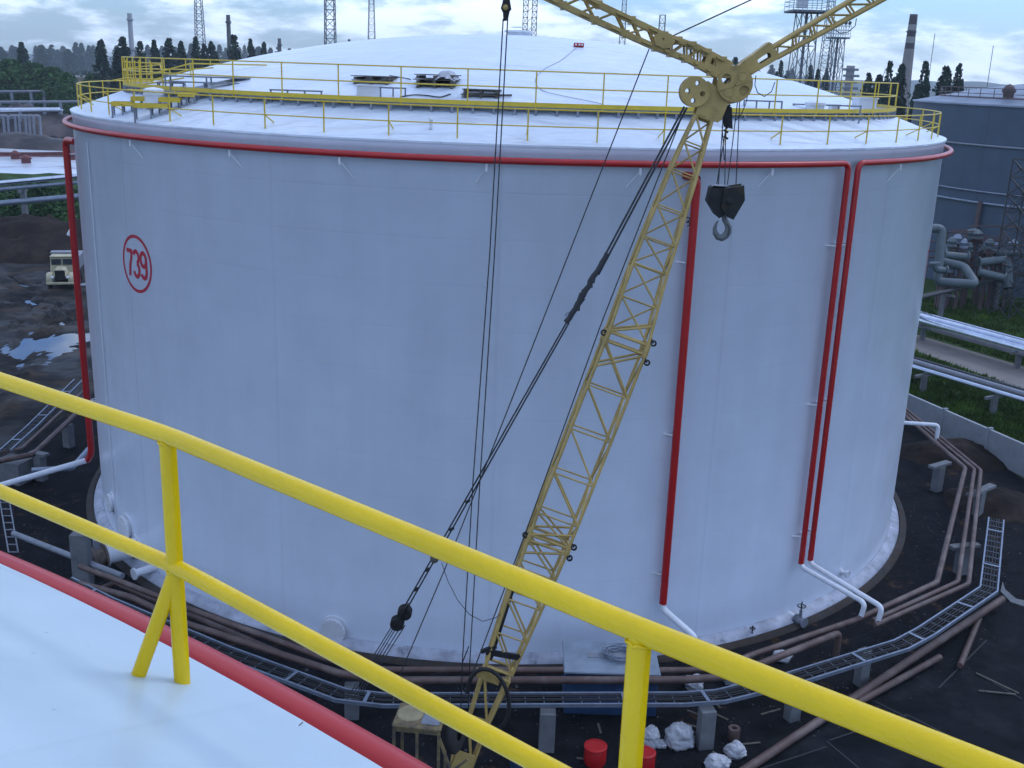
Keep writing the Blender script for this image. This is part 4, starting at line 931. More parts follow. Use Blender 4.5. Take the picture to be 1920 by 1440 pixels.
# cable tray on its own brackets
def tray(name, px, z, w, label, close=True):
    P = polyline_px(px, z); t = thing(name, label, 'cable tray', (P[0].x, P[0].y, z)); n = len(P); side = []
    for i in range(n):
        a = P[max(i - 1, 0)]; b = P[min(i + 1, n - 1)]; d = (b - a); d.z = 0; d.normalize(); side.append(Vector((d.y, -d.x, 0)))
    for s_ in (-1, 1):
        m = MB()
        for i in range(n - 1): m.bar(P[i] + side[i] * s_ * w / 2, P[i + 1] + side[i + 1] * s_ * w / 2, .06, .12)
        m.build('side_rail', mgal, t)
    m = MB(); 
    for i in range(n - 1):
        L = (P[i + 1] - P[i]).length; k = max(1, int(L / .55))
        for j in range(k): f = (j + .5) / k; p = P[i].lerp(P[i + 1], f); s_ = side[i].lerp(side[i + 1], f); m.bar(p - s_ * w / 2, p + s_ * w / 2, .03, .03)
    m.build('tray_bed', mgal, t)
    m = MB()
    for k in range(5):
        o = (-.36 + .17 * k) * w; r = .012 + .006 * (k % 3)
        m.tube([P[i] + side[i] * (o + rnd.uniform(-.015, .015)) + Vector((0, 0, .035 + .01 * (k % 2))) for i in range(n)], r, 6)
    m.build('cable', mdark, t); 
    m = MB()
    for i in range(n - 1):
        L = (P[i + 1] - P[i]).length; k = max(1, int(L / 3.1))
        for j in range(k): f = (j + .4) / k; p = P[i].lerp(P[i + 1], f); s_ = side[i].lerp(side[i + 1], f); m.bar(p - s_ * w * .5 + Vector((0, 0, .066)), p + s_ * w * .5 + Vector((0, 0, .066)), .11, .015)
    m.build('cross_strap', mgal, t); return P
tray('cable_tray', [(1868, 974), (1854, 1106), (1735, 1186), (1690, 1210), (1480, 1275), (1350, 1306), (1280, 1311), (720, 1313), (640, 1304), (417, 1222), (200, 1130), (120, 1090)], 1.55, .62, 'long galvanised cable tray running round the front of the white tank')
tray('cable_tray', [(10, 845), (60, 800), (148, 712)], 1.5, .5, 'short steel cable tray at far left beside the brown pipes')
# left pair of brown pipes
pipe('brown_pipe', [(-20, 868), (62, 852), (160, 760)], 1.4, .13, mbrown, 'lower brown pipe of the bent pair at far left')
pipe('brown_pipe', [(-20, 850), (40, 842), (158, 732)], 1.4, .09, mbrown, 'upper brown pipe of the bent pair at far left')
pipe('grey_pipe', [(60, 882), (135, 878), (168, 840)], 1.2, .13, mgal, 'short bent grey pipe left of the tank foot')
pipe('grey_pipe', [(25, 1000), (140, 1045), (230, 1080)], 1.0, .12, mgrey, 'dark grey pipe behind the concrete post at lower left')
# concrete trestle posts
def trestle(px, py, h, label, w=.42, capw=None, rot=0.2):
    c = gz(px, py, 0); R = Matrix.Rotation(rot, 3, 'Z'); t = thing('concrete_post', label, 'post', c, group='concrete posts carrying the pipes')
    m = MB(); m.box(c + Vector((0, 0, h / 2 - .03)), (w, w * .8, h + .06), R, bevel=.02); m.build('pillar', mconc, t)
    if capw: m = MB(); m.box(c + Vector((0, 0, h + .075)), (capw, .38, .15), R, bevel=.015); m.build('cap_beam', mconc, t)
for a in ((1755, 920, 1.35, 'concrete post with a cap under the pipes beside the bund wall', .5, 1.5, .6), (1800, 1075, 1.2, 'concrete post under the three pipes left of the upright tray end', .5, 1.4, .3), (1613, 1283, 1.35, 'concrete post under the rising tray at right, third from the sacks', .42, None, .5), (1484, 1348, 1.35, 'concrete post under the tray right of the white sacks', .45, None, .5),
          (1320, 1400, 1.35, 'concrete post standing directly behind the white sacks', .48, None, .2), (1024, 1405, 1.35, 'concrete post between crane foot and red bins', .48, None, 0), (158, 1100, 2.3, 'tall thick concrete post beside the flanged pipes at left', .65, None, 0), (78, 900, 1.3, 'short concrete post beneath the left pipe bend', .5, 1.0, -.4), (130, 838, 1.3, 'concrete post beneath the left brown pipes nearest the tank', .5, None, -.4), (30, 900, 1.1, 'broad concrete block at the far left under the pipe bend', 1.5, None, -.3), (1832, 965, 1.2, 'concrete post with crossbeam under the outer pipes near the soil heap', .45, 2.3, .7), (660, 1345, 1.2, 'concrete post half hidden under the red rim pipe', .45, None, .1)):
    trestle(*a)
m = MB(); 
for x0, x1 in ((0, 16), (18, 34)): m.bar(gz(x0 - 2, 930, 1.0), gz(x1, 1035, .6), .05)
for k in range(9): f = k / 8; m.bar(gz(-2, 930, 1.0).lerp(gz(16, 1035, .6), f), gz(16, 930, 1.0).lerp(gz(34, 1035, .6), f), .035)
tag(m.build('steel_ladder', mgrey), 'grey steel ladder lying at the lower left corner behind the red pipe', 'ladder')
# flanged valve at the inlet
a = -48.5; ax = pol((0, 0), 1, D(a), 0); c = pol(TC, TR + 1.27, D(a), .72)
t = thing('inlet_valve', 'big dark flanged valve bolted to the white inlet pipe at left', 'valve', (c.x, c.y, 0))
m = MB(); m.lathe(c, [(.52, 0), (.52, .08), (.38, .08), (.42, .3), (.38, .5), (.52, .5), (.52, .58), (.30, .58), (.30, .8), (.001, .8)], 24, axis=ax, smooth=False); m.build('valve_body', mat('rusty_grey', (.14, .11, .09), .7, var=.4, vscale=3), t)
m = MB(); q = c + ax * .3; m.cylinder(q, q + Vector((0, 0, .75)), .14, 12); m.cylinder(q + Vector((0, 0, .75)), q + Vector((0, 0, 1.1)), .04, 8); m.build('valve_stem', mgrey, t)
# white mooring lumps at the foot of the tank
def sack(name, px, py, r, sq, label, material=msack, seed=1):
    r *= .88; c = gz(px, py, 0); r_ = random.Random(seed); m = MB(); vs = []; fs = []; nu, nv_ = 44, 28
    for j in range(nv_ + 1):
        v = j / nv_
        for i in range(nu):
            u = 2 * PI * i / nu; ph = v * PI; d = Vector((math.sin(ph) * math.cos(u), math.sin(ph) * math.sin(u), math.cos(ph)))
            k = 1 + .28 * mnoise.noise(d * 1.6 + Vector((seed * 3.1, 0, 0))) + .16 * (1 - 2 * abs(mnoise.noise(d * 2.6 + Vector((0, seed, 0))))) + .10 * (1 - 2 * abs(mnoise.noise(d * 6 + Vector((seed, 0, 0))))) - .1
            p = Vector((d.x * r, d.y * r * .85, d.z * r * sq)) * k; z = max(p.z + r * sq * .75, 0.0); vs.append(c + Vector((p.x, p.y, z)))
    for j in range(nv_):
        for i in range(nu): l = (i + 1) % nu; fs.append((j * nu + i, (j + 1) * nu + i, (j + 1) * nu + l, j * nu + l))
    m.add(vs, fs, True); return tag(m.build(name, material), label, 'sack')
sack('white_sack', 1217, 1398, .36, 1.15, 'white sack half behind the near yellow post', seed=1)
sack('white_sack', 1273, 1398, .50, .95, 'largest white sack, left of the concrete post', seed=2)
sack('white_sack', 1345, 1438, .42, .6, 'flattened white sack nearest the camera', seed=3)
sack('white_sack', 1378, 1418, .36, .8, 'crumpled white sack beside the short rusty pipe stub', seed=4)
sack('white_sack', 1240, 1400, .2, .7, 'tiny white sack wedged between two larger ones', seed=6)
sack('white_sack', 1300, 1290, .38, .8, 'white bundle under the pipes next to the tank foot, left one', seed=7)
sack('white_sack', 1372, 1280, .42, .7, 'white bundle under the pipes next to the tank foot, right one', seed=8)
sack('white_sack', 1466, 1238, .34, .7, 'small white bundle between the brown pipes and tank foot', seed=9)
def bin_(px, py, r, h, label):
    c = gz(px, py, 0); t = thing('red_bin', label, 'bin', c, group='red bins beside the post')
    m = MB(); m.lathe(c, [(r * .93, .01), (r, .1), (r, h * .9), (r * .96, h * .93)], 28, cap=False); m.build('barrel', mred, t)
    m = MB(); m.lathe(c, [(r * 1.04, h * .9), (r * 1.04, h * .97), (r * .8, h), (r * .78, h * .97), (.001, h * .985)], 28, smooth=False); m.build('lid', mred, t)
bin_(1115, 1430, .34, .62, 'red round bin left of the near yellow post'); bin_(1207, 1442, .32, .62, 'red round bin right of the near yellow post')
c = gz(966, 1447, 0); m = MB(); m.lathe(c, [(.15, .0), (.2, .5), (.215, .52), (.19, .52), (.15, .1), (.001, .05)], 20, smooth=False); tag(m.build('bucket', mblue), 'blue bucket on the dark ground right of the crane boom', 'bucket')
c = gz(1375, 1385, 0); m = MB(); m.lathe(c, [(.19, 0), (.19, .4), (.09, .4), (.09, .25), (.001, .25)], 20, smooth=False); tag(m.build('pipe_stub', mbrown), 'short upright rusty pipe stub behind the white sacks', 'pipe')
# blue cabinet with coiled hose
bx = thing('equipment_cabinet', 'long blue steel cabinet with pale lid behind the brown pipes', 'cabinet', (3.6, 31.4, 0))
m = MB(); m.box((3.55, 31.35, .75), (3.0, 1.85, 1.5), bevel=.03); m.build('cabinet_body', mblue, bx)
m = MB(); m.box((3.55, 31.35, 1.56), (3.12, 1.97, .11), bevel=.03); m.build('lid', mlblue, bx)
for x in (2.95, 4.2):
    m = MB(); m.box((x, 30.41, .75), (1.1, .03, 1.2)); m.build('door', mblue, bx)
m = MB(); r2 = random.Random(5); c = at(1165, 1215, 31.4); c.z = 1.66; pts = []
for k in range(150): t = k * .3; rr = .3 + .22 * (k / 150) + .03 * math.sin(k * 1.7); pts.append(Vector((c.x + rr * 1.25 * math.cos(t), c.y + rr * .95 * math.sin(t), 1.66 + .06 * math.sin(k * .7) + .05 + .0008 * k)))
m.tube(pts, .022, 6); tag(m.build('coiled_hose', mgal), 'pale coiled hose lying on the cabinet lid', 'hose')
m = MB(); m.box((c.x - .75, c.y + .0, 1.625), (.7, .3, .02)); m.box((c.x, c.y, 1.625), (.5, .3, .02)); tag(m.build('metal_strip', mgrey), 'dark flat plate under the coiled hose on the cabinet', 'plate')
# long loose pipes on the slabs
for (x0, y0), (x1, y1), r, lab in (((1380, 1455), (1880, 1123), .14, 'longest rusty pipe lying across the slabs at lower right'), ((1600, 1322), (1762, 1232), .12, 'short brown pipe lying alongside the long rusty pipe'), ((1800, 1248), (1836, 1160), .11, 'brown pipe lying crosswise under the end of the long one')):
    m = MB(); a, b = gz(x0, y0, .2 if x0 != 1380 else .16), gz(x1, y1, .5 if r == .14 else .25); m.tube([a, b], r, 12); m.tube([b - (b - a).normalized() * .02, b + (b - a).normalized() * .004], r * .7, 12); tag(m.build('loose_pipe', mbrown), lab, 'pipe')
for i, ((x0, y0), (x1, y1)) in enumerate((((1830, 1262), (1910, 1300)), ((1835, 1295), (1905, 1302)))):
    m = MB(); m.bar(gz(x0, y0, .06), gz(x1, y1, .05), .06, .04); tag(m.build('loose_rod', mwood), ('thin rod lying on the slabs at right, upper one', 'thin rod lying on the slabs at right, lower one')[i], 'rod')
# debris scattered on the gravel
m = MB(); r2 = random.Random(21)
for k in range(1000):
    a = D(r2.uniform(-75, 80)); R0_ = r2.uniform(TR + 1.0, TR + 6.2); p = pol(TC, R0_, a, .02); s_ = r2.uniform(.02, .05) + .07 * r2.random() ** 5; m.box(p, (s_, s_ * r2.uniform(.5, 1.4), s_ * .7), Matrix.Rotation(r2.uniform(0, 3), 3, 'Z') @ Matrix.Rotation(r2.uniform(-.4, .4), 3, 'X'), taper=.7)
tag(m.build('rubble', mat('dark_stone', (.06, .06, .065), .9, var=.3)), 'small stones strewn over the dark gravel round the tank', 'rubble', kind='stuff')
m = MB()
for k in range(14):
    x, y = r2.uniform(1010, 1500), r2.uniform(1300, 1440); p = gz(x, y, .04); a = r2.uniform(0, 3); L = r2.uniform(.3, 1.1); v = Vector((math.cos(a), math.sin(a), 0)) * L; m.bar(p, p + v, .07, .03)
tag(m.build('scrap_timber', mwood), 'scraps of timber on the gravel behind the red bins', 'timber', kind='stuff')

# ------------------------------------------------------------------ right background
W0, W1 = gz(1690, 785, 0), gz(1960, 912, 0); dW = (W1 - W0); nW = 6
mbund = mat('precast_concrete', (.27, .29, .31), .85, var=.15, vscale=1.2, bump=.3, bscale=8)
bw = thing('bund_wall', 'grey precast concrete wall around the bund at right', 'wall', W0)
for k in range(-2, 6):
    a = W0 + dW * (k / 3.2); b = W0 + dW * ((k + 1) / 3.2); d = (b - a).normalized(); m = MB(); c = (a + b) / 2
    m.box(Vector((c.x, c.y, .85)), ((b - a).length - .05, .2, 1.75), Matrix.Rotation(math.atan2(d.y, d.x), 3, 'Z'), bevel=.02); m.build('wall_panel', mbund, bw)
    m = MB(); m.box(Vector((a.x, a.y, .9)), (.14, .3, 1.85), Matrix.Rotation(math.atan2(d.y, d.x), 3, 'Z')); m.build('wall_pilaster', mbund, bw)
msil = mat('silver_cladding', (.55, .60, .68), .2, metal=.9, var=.12, vscale=1.2)
mblk = mat('black_insulation', (.03, .033, .04), .5, var=.3)
def rack(name, px0, px1, z, specs, label, posts, post_m=mconc, cat='pipeline', pw=.35, extend=.15):
    a, b = gz(*px0, z), gz(*px1, z); d = (b - a); a2 = a - d * extend; b2 = b + d * extend; s_ = Vector((d.y, -d.x, 0)).normalized()
    t = thing(name, label, cat, (a.x, a.y, 0))
    for off, dz, r, mt in specs:
        m = MB(); L = (b2 - a2).length; n = max(2, int(L / 3)); P = [(a2.lerp(b2, i / n) + s_ * off + Vector((0, 0, dz))) for i in range(n + 1)]; m.tube(P, r, 16)
        if r > .2:
            for p in P[1:-1]: dd = d.normalized(); m.tube([p - dd * .04, p + dd * .04], r * 1.02, 16)
        m.build('pipe_run', mt, t)
    for f in posts:
        p = a.lerp(b, f); m = MB(); m.box((p.x, p.y, (z - .3) / 2), (pw, pw, z - .3), bevel=.02); m.bar(p - s_ * 1.0 - Vector((0, 0, .3)), p + s_ * 1.0 - Vector((0, 0, .3)), .18, .18); m.build('support_post', post_m, t)
    return t
rack('silver_pipeline', (1715, 597), (1925, 655), 1.6, ((0, 0, .62, msil), (-1.15, .1, .16, msil), (-1.6, .15, .16, msil)), 'thick shiny silver pipeline on the grass at right', (.1, .95))
rack('pipe_rack', (1712, 688), (1925, 752), 1.5, ((.0, 0, .17, msil), (-.7, -.05, .18, mblk), (-1.3, -.05, .22, mgrey), (-1.9, 0.05, .12, mblk)), 'low rack of dark and silver pipes between wall and road', (.12, .75), extend=.3)
rack('pipe_rack', (1725, 556), (1925, 510), 3.0, ((0, 0, .16, mblk), (.5, 0.1, .16, mblk)), 'dark pipe pair crossing behind the silver pipeline', (.2, .72), extend=.4)
# white bent pipe over the brown ones
P = [pol(TC, TR - .05, D(80), 0)]; a = gz(1700, 793, 2.3); b = gz(1760, 797, 2.3)
m = MB(); m.tube(piperun([a + (a - b) * .6, b, Vector((b.x, b.y, 1.2))], .25), .11, 12); tag(m.build('white_pipe', mwhite), 'white bent pipe leaving the right side of the tank above the brown pipes', 'pipe')
# grey tank behind
GC = Vector((64.2, 119.8, 0)); GR, GH = 20.6, 18.3
gt = thing('storage_tank', 'dark blue-grey tank with low cone roof at the right edge', 'tank', GC)
mgt = shell_material('grey_tank_paint', (0.050, 0.080, 0.125), .55, course=2.0, plates=18, dirt=.35, seam=.25)
m = MB(); m.lathe(GC, [(GR, 0), (GR, GH)], 120); m.build('shell', mgt, gt, GC)
m = MB(); m.lathe(GC, [(GR + .15, GH - .1), (GR + .15, GH + .05), (GR - .3, GH + .1), (14, GH + 1.5), (8, GH + 2.4), (0.01, GH + 3.0)], 90); m.build('roof', mat('grey_roof_paint', (.16, .20, .26), .5, var=.25, vscale=.4, bump=.5, bscale=1), gt, GC)
for z, r_ in ((14.4, .1), (9.9, .09), (8.8, .13)):
    m = MB(); m.tube([pol(GC, GR + .2, D(-120 + 5 * k), z) for k in range(40)], r_, 8); m.build('stiffening_ring', mgal if z < 14 else mgrey, gt)
gr_ = thing('rim_railing', '', ''); del gr_['label']; del gr_['category']; gr_.parent = gt; gr_.location = -GC; WORLD[gr_.name] = Vector((0, 0, 0))
mrail = mat('rusty_rail', (.10, .07, .07), .7)
for h in (.55, 1.1): m = MB(); m.tube([pol(GC, GR - 2.6, D(6 * k), GH + .5 + h) for k in range(60)], .035, 6, closed=True); m.build('rail', mrail, gr_)
for k in range(-25, 15): m = MB(); p = pol(GC, GR - 2.6, D(6 * k), GH + .45); m.tube([p, p + Vector((0, 0, 1.15))], .035, 6); m.build('rail_post', mrail, gr_)
m = MB(); m.tube([pol(GC, GR - 2.7, D(5 * k), GH + .62) for k in range(72)], .13, 8, closed=True); m.build('roof_pipe', mrail, gt)
for a, z in ((-62, 1), (-50, 2)):
    m = MB(); p = pol(GC, GR - 3.2, D(a), GH + .6); m.lathe(p, [(.5, 0), (.5, .5), (.7, .8), (.4, 1.3), (.001, 1.5)], 14); m.build('roof_vent', mrail, gt)
m = MB(); p = pol(GC, 12, D(-40), GH + 1.8); m.tube([p, p + Vector((0, 0, 2.4)), p + Vector((1.6, 0, 2.4)), p + Vector((1.6, 0, 0))], .04, 6); m.build('roof_hoop', mrail, gt)
for a in (-58, -18, -5): 
    m = MB(); m.tube([pol(GC, GR + .35, D(a), 9), pol(GC, GR + .35, D(a), .6)], .22, 10); m.build('downpipe', mrail, gt)
# lattice stair mast in front of the grey tank
def lattice(name, base, h, w0, w1, nb, r, label, cat='mast', material=None, dark_core=0, lean=0, group=None, rot=0.0, build_only=False, parent=None, partname='lattice'):
    m = MB(); base = Vector(base); Rz = Matrix.Rotation(rot, 3, 'Z'); mt = material or mmast
    def cor(k, t):
        w = (w0 + (w1 - w0) * t) / 2; sx, sy = ((-1, -1), (1, -1), (1, 1), (-1, 1))[k % 4]; return base + Rz @ Vector((sx * w, sy * w, 0)) + Vector((lean * t * h, 0, h * t))
    for k in range(4):
        m.bar(cor(k, 0), cor(k, 1), r * 1.6)
        for i in range(nb):
            a, b = i / nb, (i + 1) / nb; m.bar(cor(k, b), cor(k + 1, b), r); m.bar(cor(k, a), cor(k + 1, b), r)
            if nb < 14: m.bar(cor(k + 1, a), cor(k, b), r)
    if dark_core: m.bar(base, base + Vector((lean * h, 0, h)), dark_core)
    o = m.build(partname if parent else name, mt, parent)
    return o if parent else tag(o, label, cat, group)
p = gz(1885, 600, 0); p = at(1892, 560, 96); p.z = 0
lattice('stair_tower', p, 14, 2.2, 2.2, 9, .07, 'dark lattice access tower in front of the blue-grey tank', 'tower', mblk, rot=.5)
# pumping pipework cluster
cl = [((1745, 430), (1762, 432), (1762, 540), (1800, 545), (1828, 530)), ]
def bigpipe(px, Y, r, label, material=None, bendr=.5):
    P = [at(x, y, Y_) for (x, y), Y_ in zip(px, Y)]; m = MB(); m.tube(piperun(P, bendr), r, 14)
    for p, q in ((P[0], P[1]), (P[-1], P[-2])): d = (q - p).normalized(); m.tube([p, p + d * .1], r * 1.5, 14)
    return tag(m.build('process_pipe', material or mpp), label, 'pipe')
mpp = mat('grey_green_pipe', (.085, .115, .13), .5, var=.2, vscale=1)
bigpipe([(1730, 428), (1767, 428), (1757, 528), (1830, 533), (1808, 500), (1762, 490)], [93, 93, 92, 91, 93, 94], .38, 'thick grey-green looping pipe just right of the white tank')
bigpipe([(1835, 492), (1890, 486), (1892, 540)], [96, 96, 95], .36, 'grey-green pipe bending down in front of the blue-grey tank')
bigpipe([(1840, 468), (1880, 476), (1915, 474)], [99, 98, 98], .3, 'thinner pale pipe above the bent grey-green one')
bigpipe([(1770, 478), (1815, 482)], [97, 97], .35, 'short pale pipe behind the looping pipe')
bigpipe([(1835, 510), (1885, 522)], [95, 94], .35, 'low grey pipe slanting under the bent one')
bigpipe([(1752, 492), (1752, 505), (1775, 508)], [91, 91, 91], .3, 'small elbow pipe in the corner beside the white tank')
r2 = random.Random(31)
for k, (x, y, s_) in enumerate(((1785, 452, .5), (1796, 446, .5), (1827, 436, .9), (1808, 455, .4), (1818, 462, .4), (1845, 460, .4), (1856, 455, .5), (1868, 462, .5), (1880, 470, .5), (1782, 500, .4), (1765, 505, .5), (1850, 505, .5), (1775, 468, .35), (1900, 455, .5))):
    c = at(x, y, 98 + k % 3); t = thing('pump_valve', ('pale domed valve' if s_ < .8 else 'tallest capped valve') + (' standing in the pipe cluster before the blue-grey tank'), 'valve', (c.x, c.y, 0), group='valves in the pipe cluster')
    m = MB(); m.lathe(c, [(s_ * .6, -.5), (s_ * 1.0, -.5), (s_ * 1.0, -.35), (s_ * .7, -.3), (s_ * .9, 0), (s_ * .5, .3), (.001, .4)], 12, smooth=False); m.build('bonnet', mgal if k % 2 else mpp, t)
    m = MB(); m.bar(Vector((c.x, c.y, 0)), c - Vector((0, 0, .4)), .3); m.bar(c + Vector((-s_, 0, -.9)), c + Vector((s_, 0, -.9)), .25); m.build('stand', mrail, t)
m = MB()
for k in range(34):
    x, y = r2.uniform(1745, 1905), r2.uniform(420, 520); p = at(x, y, 100 + r2.uniform(-3, 3)); a = r2.choice([0, .3, 1.5]); v = Vector((math.cos(a), math.sin(a), 0)) * r2.uniform(1, 4); m.bar(p - v, p + v, .12)
    if k % 2: m.bar(p, Vector((p.x, p.y, .1)), .12)
tag(m.build('pipe_trestle', mrail), 'dark tangle of rusty frames and thin pipes before the blue-grey tank', 'pipework')

# ------------------------------------------------------------------ left background
def ground_at(px, dist, z=0):
    d = ray(px, horizon(px)); s_ = dist / math.hypot(d.x, d.y); return Vector((d.x * s_, d.y * s_, z))
P0, P1_ = at(-30, 352, 121), at(136, 337, 121)
t = thing('pipe_rack', 'double-level silver pipe rack across the grass at far left', 'pipeline', (P0.x, P0.y, 0)); dd = P1_ - P0
for off, dz, r_, mt in ((0, .35, .28, msil), (0, -.35, .22, mgal), (0, -1.9, .33, mgal)):
    m = MB(); m.tube([P0 - dd * .4 + Vector((0, off, dz)), P1_ + dd * 1.2 + Vector((0, off, dz))], r_, 12); m.build('pipe_run', mt, t)
for f in (-.3, .43, 1.15): m = MB(); p = P0 + dd * f; m.box((p.x, p.y + .1, (p.z) / 2 - .3), (.55, .5, p.z - .6)); m.bar(p + Vector((0, -1, -.7)), p + Vector((0, 1, -.7)), .3); m.build('support_post', mconc, t)
# low kerb wall and fallen white post
m = MB(); a, b = at(-30, 432, 117), at(150, 424, 117); m.bar(Vector((a.x - 20, a.y, .35)), Vector((b.x + 12, b.y, .35)), .3, .7); tag(m.build('low_wall', mconc), 'long low concrete kerb wall behind the brown soil heap at left', 'wall')
m = MB(); m.cylinder(at(128, 441, 100), at(133, 431, 100), .16, 10); tag(m.build('marker_post', mwhite), 'short tilted white post behind the truck', 'post')
# sunk tanks with white covers
mcov = mat('wet_white_cover', (.62, .66, .72), .25, var=.35, vscale=.12, col2=(.26, .17, .17), c2lo=.56, c2hi=.66, stretch=(.3, 1, 1))
mredrim = mat('dull_red_edge', (.16, .05, .05), .8)
for px, d_, r_, z, lab in ((55, 208, 19, 1.2, 'flat white stained cover of the nearer sunk tank at left'), (10, 262, 30, 1.5, 'flat white cover of the farther sunk tank at left'), (-60, 210, 18, 1.2, 'partly seen white tank cover at the left edge')):
    c = ground_at(px, d_); t = thing('sunk_tank', lab, 'tank', c)
    m = MB(); m.lathe(c, [(r_, 0), (r_, z), (r_ * .97, z + .05), (r_ * .5, z + .5), (.01, z + .7)], 60); m.build('cover', mcov, t)
    m = MB(); m.lathe(c, [(r_ + .1, z - .5), (r_ + .5, z - .5), (r_ + .5, z + .15), (r_ + .1, z + .15), (r_ + .1, z - .5)], 60, smooth=False); m.build('rim', mredrim, t)
    for a in (0, 70, 200):
        m = MB(); p = c + Vector((r_ * .45 * math.cos(D(a)), r_ * .45 * math.sin(D(a)), z + .4)); m.lathe(p, [(.8, 0), (.8, .9), (1.1, 1.0), (.3, 1.6), (.01, 1.7)], 10); m.build('roof_vent', mredrim, t)
# row of gooseneck pipes
for k, x in enumerate((6, 14, 28, 35, 47, 54, 62, 74)):
    m = MB(); b = ground_at(x, 250); p = at(x, 228, b.y); q = at(x, 217, b.y); m.tube(piperun([Vector((p.x, p.y, 1.0)), q, q + Vector((-1.0, -.3, 0)), q + Vector((-1.1, -.3, -.6))], .4), .28, 8)
    tag(m.build('gooseneck_pipe', mgrey), 'grey gooseneck pipe in the row behind the white sunk covers', 'pipe', group='gooseneck pipes in a row')
for y, d_, x1, r_, lab in ((153, 330, 135, .4, 'high thin pipe bridge in front of the green bushes'), (171, 310, 82, .3, 'lower grey pipe bridge just left of the yellow rim railing'), (206, 270, 113, .55, 'bright white pipe bridge above the goosenecks'), (190, 290, 150, .25, 'short grey pipe at the left rim of the white tank')):
    a = ground_at(-40, d_); b = ground_at(x1, d_); A = at(-40, y + 1, a.y); B = at(x1, y, b.y); t = thing('pipe_bridge', lab, 'pipeline', (a.x, a.y, 0))
    m = MB(); m.tube([A, B], r_, 8); m.tube([A + Vector((0, 1.5, -.3)), B + Vector((0, 1.5, -.3))], r_ * .7, 8); m.build('pipe_run', msil if y > 200 else mgrey, t)
    for f in (.2, .5, .8, 1.0): p = A.lerp(B, f); m = MB(); m.bar(Vector((p.x, p.y, 0)), p, .6); m.build('support_post', mgrey, t)
mcoal = mat('black_wet_heap', (.02, .018, .022), .5, var=.5, vscale=.15, bump=1, bscale=.6, col2=(.07, .05, .05))
c = ground_at(30, 275); tag(heap('black_heap', (c.x, c.y, 0), 26, 9, 8.5, mcoal, 9), 'black wet heap beyond the white sunk covers', 'heap')
c = ground_at(100, 255); tag(heap('brown_heap', (c.x, c.y, 0), 14, 8, 3.0, mearth, 12), 'brown rubble heap beside the rim of the white tank', 'heap')
c = ground_at(30, 246); o = heap('earth_bank', (c.x, c.y - 3, 0), 24, 6, 4.6, mcoal, 19, rough=.1); o['kind'] = 'structure'
c = ground_at(60, 182); o = heap('grass_bank', (c.x, c.y, 0), 45, 10, 2.2, mgrass, 14); o['kind'] = 'structure'
# shed and buildings far left
for px, d_, w, h, lab in ((150, 620, 40, 9, 'low brownish shed below the far poplars at left'), (140, 480, 26, 4.5, 'long pale low roof behind the bushes at left'), (1620, 520, 26, 5, 'low pale building right of the white dome'), (1545, 600, 30, 7, 'far low hall behind the floodlight tower')):
    c = ground_at(px, d_); t = thing('shed', lab, 'shed', c); mm = mat('shed_wall_' + str(px), (.22, .17, .14) if px == 150 else (.35, .36, .36), .8)
    m = MB(); m.box(c + Vector((0, 0, h / 2)), (w, 14, h)); m.build('wall', mm, t); m = MB(); m.box(c + Vector((0, 0, h + .4)), (w + 1.5, 15, .8)); m.build('roof', mat('shed_roof_' + str(px), (.30, .27, .25), .7), t)

# truck
def truck():
    yT = 93.5; c = at(118, 553, yT); c.z = 0; sc = 1.0
    t = thing('dump_truck', 'old cream dump truck facing the camera on the mud at left', 'truck', c); R = Matrix.Rotation(.25, 3, 'Z')
    def W(x, y, z): return c + R @ Vector((x, y, z))
    m = MB(); m.box(W(0, 1.7, 1.95), (2.1, 1.5, 1.5), R, taper=.93, bevel=.12); m.box(W(0, 1.65, 2.78), (2.0, 1.6, .14), R, bevel=.06); m.build('cab', mtruck, t)
    for sx in (-1, 1): m = MB(); m.box(W(sx * .48, .93, 2.3), (.82, .06, .52), R, bevel=.02); m.build('windscreen', mglass, t)
    m = MB(); m.box(W(0, .2, 1.55), (1.15, 1.7, .85), R, taper=.8, bevel=.15); m.build('bonnet', mtruck, t)
    m = MB(); m.box(W(0, -.68, 1.4), (.85, .08, .85), R, bevel=.02)
    m.build('grille', mcrd, t)
    for sx in (-1, 1):
        m = MB(); m.lathe(W(sx * .62, -.1, .95), [(.001, -.02), (.55, 0), (.62, .12), (.62, .42), (.55, .55), (.001, .57)] if sx > 0 else [(.001, .02), (.55, 0), (.62, -.12), (.62, -.42), (.55, -.55), (.001, -.57)], 20, axis=R @ Vector((1, 0, 0)), a0=-.2, a1=PI + .4); m.build('fender', mtruck, t)
        m = MB(); m.lathe(W(sx * .95, -.1, .5), [(.001, -.14), (.42, -.14), (.5, -.08), (.5, .08), (.42, .14), (.001, .14)], 20, axis=R @ Vector((1, 0, 0))); m.build('wheel', mtyre, t)
        m = MB(); m.lathe(W(sx * .95, 4.2, .5), [(.001, -.25), (.42, -.25), (.5, -.18), (.5, .18), (.42, .25), (.001, .25)], 20, axis=R @ Vector((1, 0, 0))); m.build('wheel', mtyre, t)
        m = MB(); m.lathe(W(sx * .62, -.72, 1.2), [(.001, -.05), (.12, -.05), (.14, .08)], 14, axis=R @ Vector((0, 1, 0))); m.build('headlight', mwhite, t)
    m = MB(); m.box(W(0, -.95, .72), (2.3, .12, .2), R, bevel=.03); m.build('bumper', mtruck, t)
    m = MB(); m.box(W(0, 2.3, .75), (.9, 6.2, .25), R); m.build('chassis', mcrd, t)
    m = MB(); m.box(W(0, 4.3, 1.85), (2.3, 3.2, 1.3), R, taper=1.05, bevel=.04); m.box(W(0, 2.5, 2.95), (2.2, .9, .12), R); m.build('tipper_body', mgrey, t)
truck()

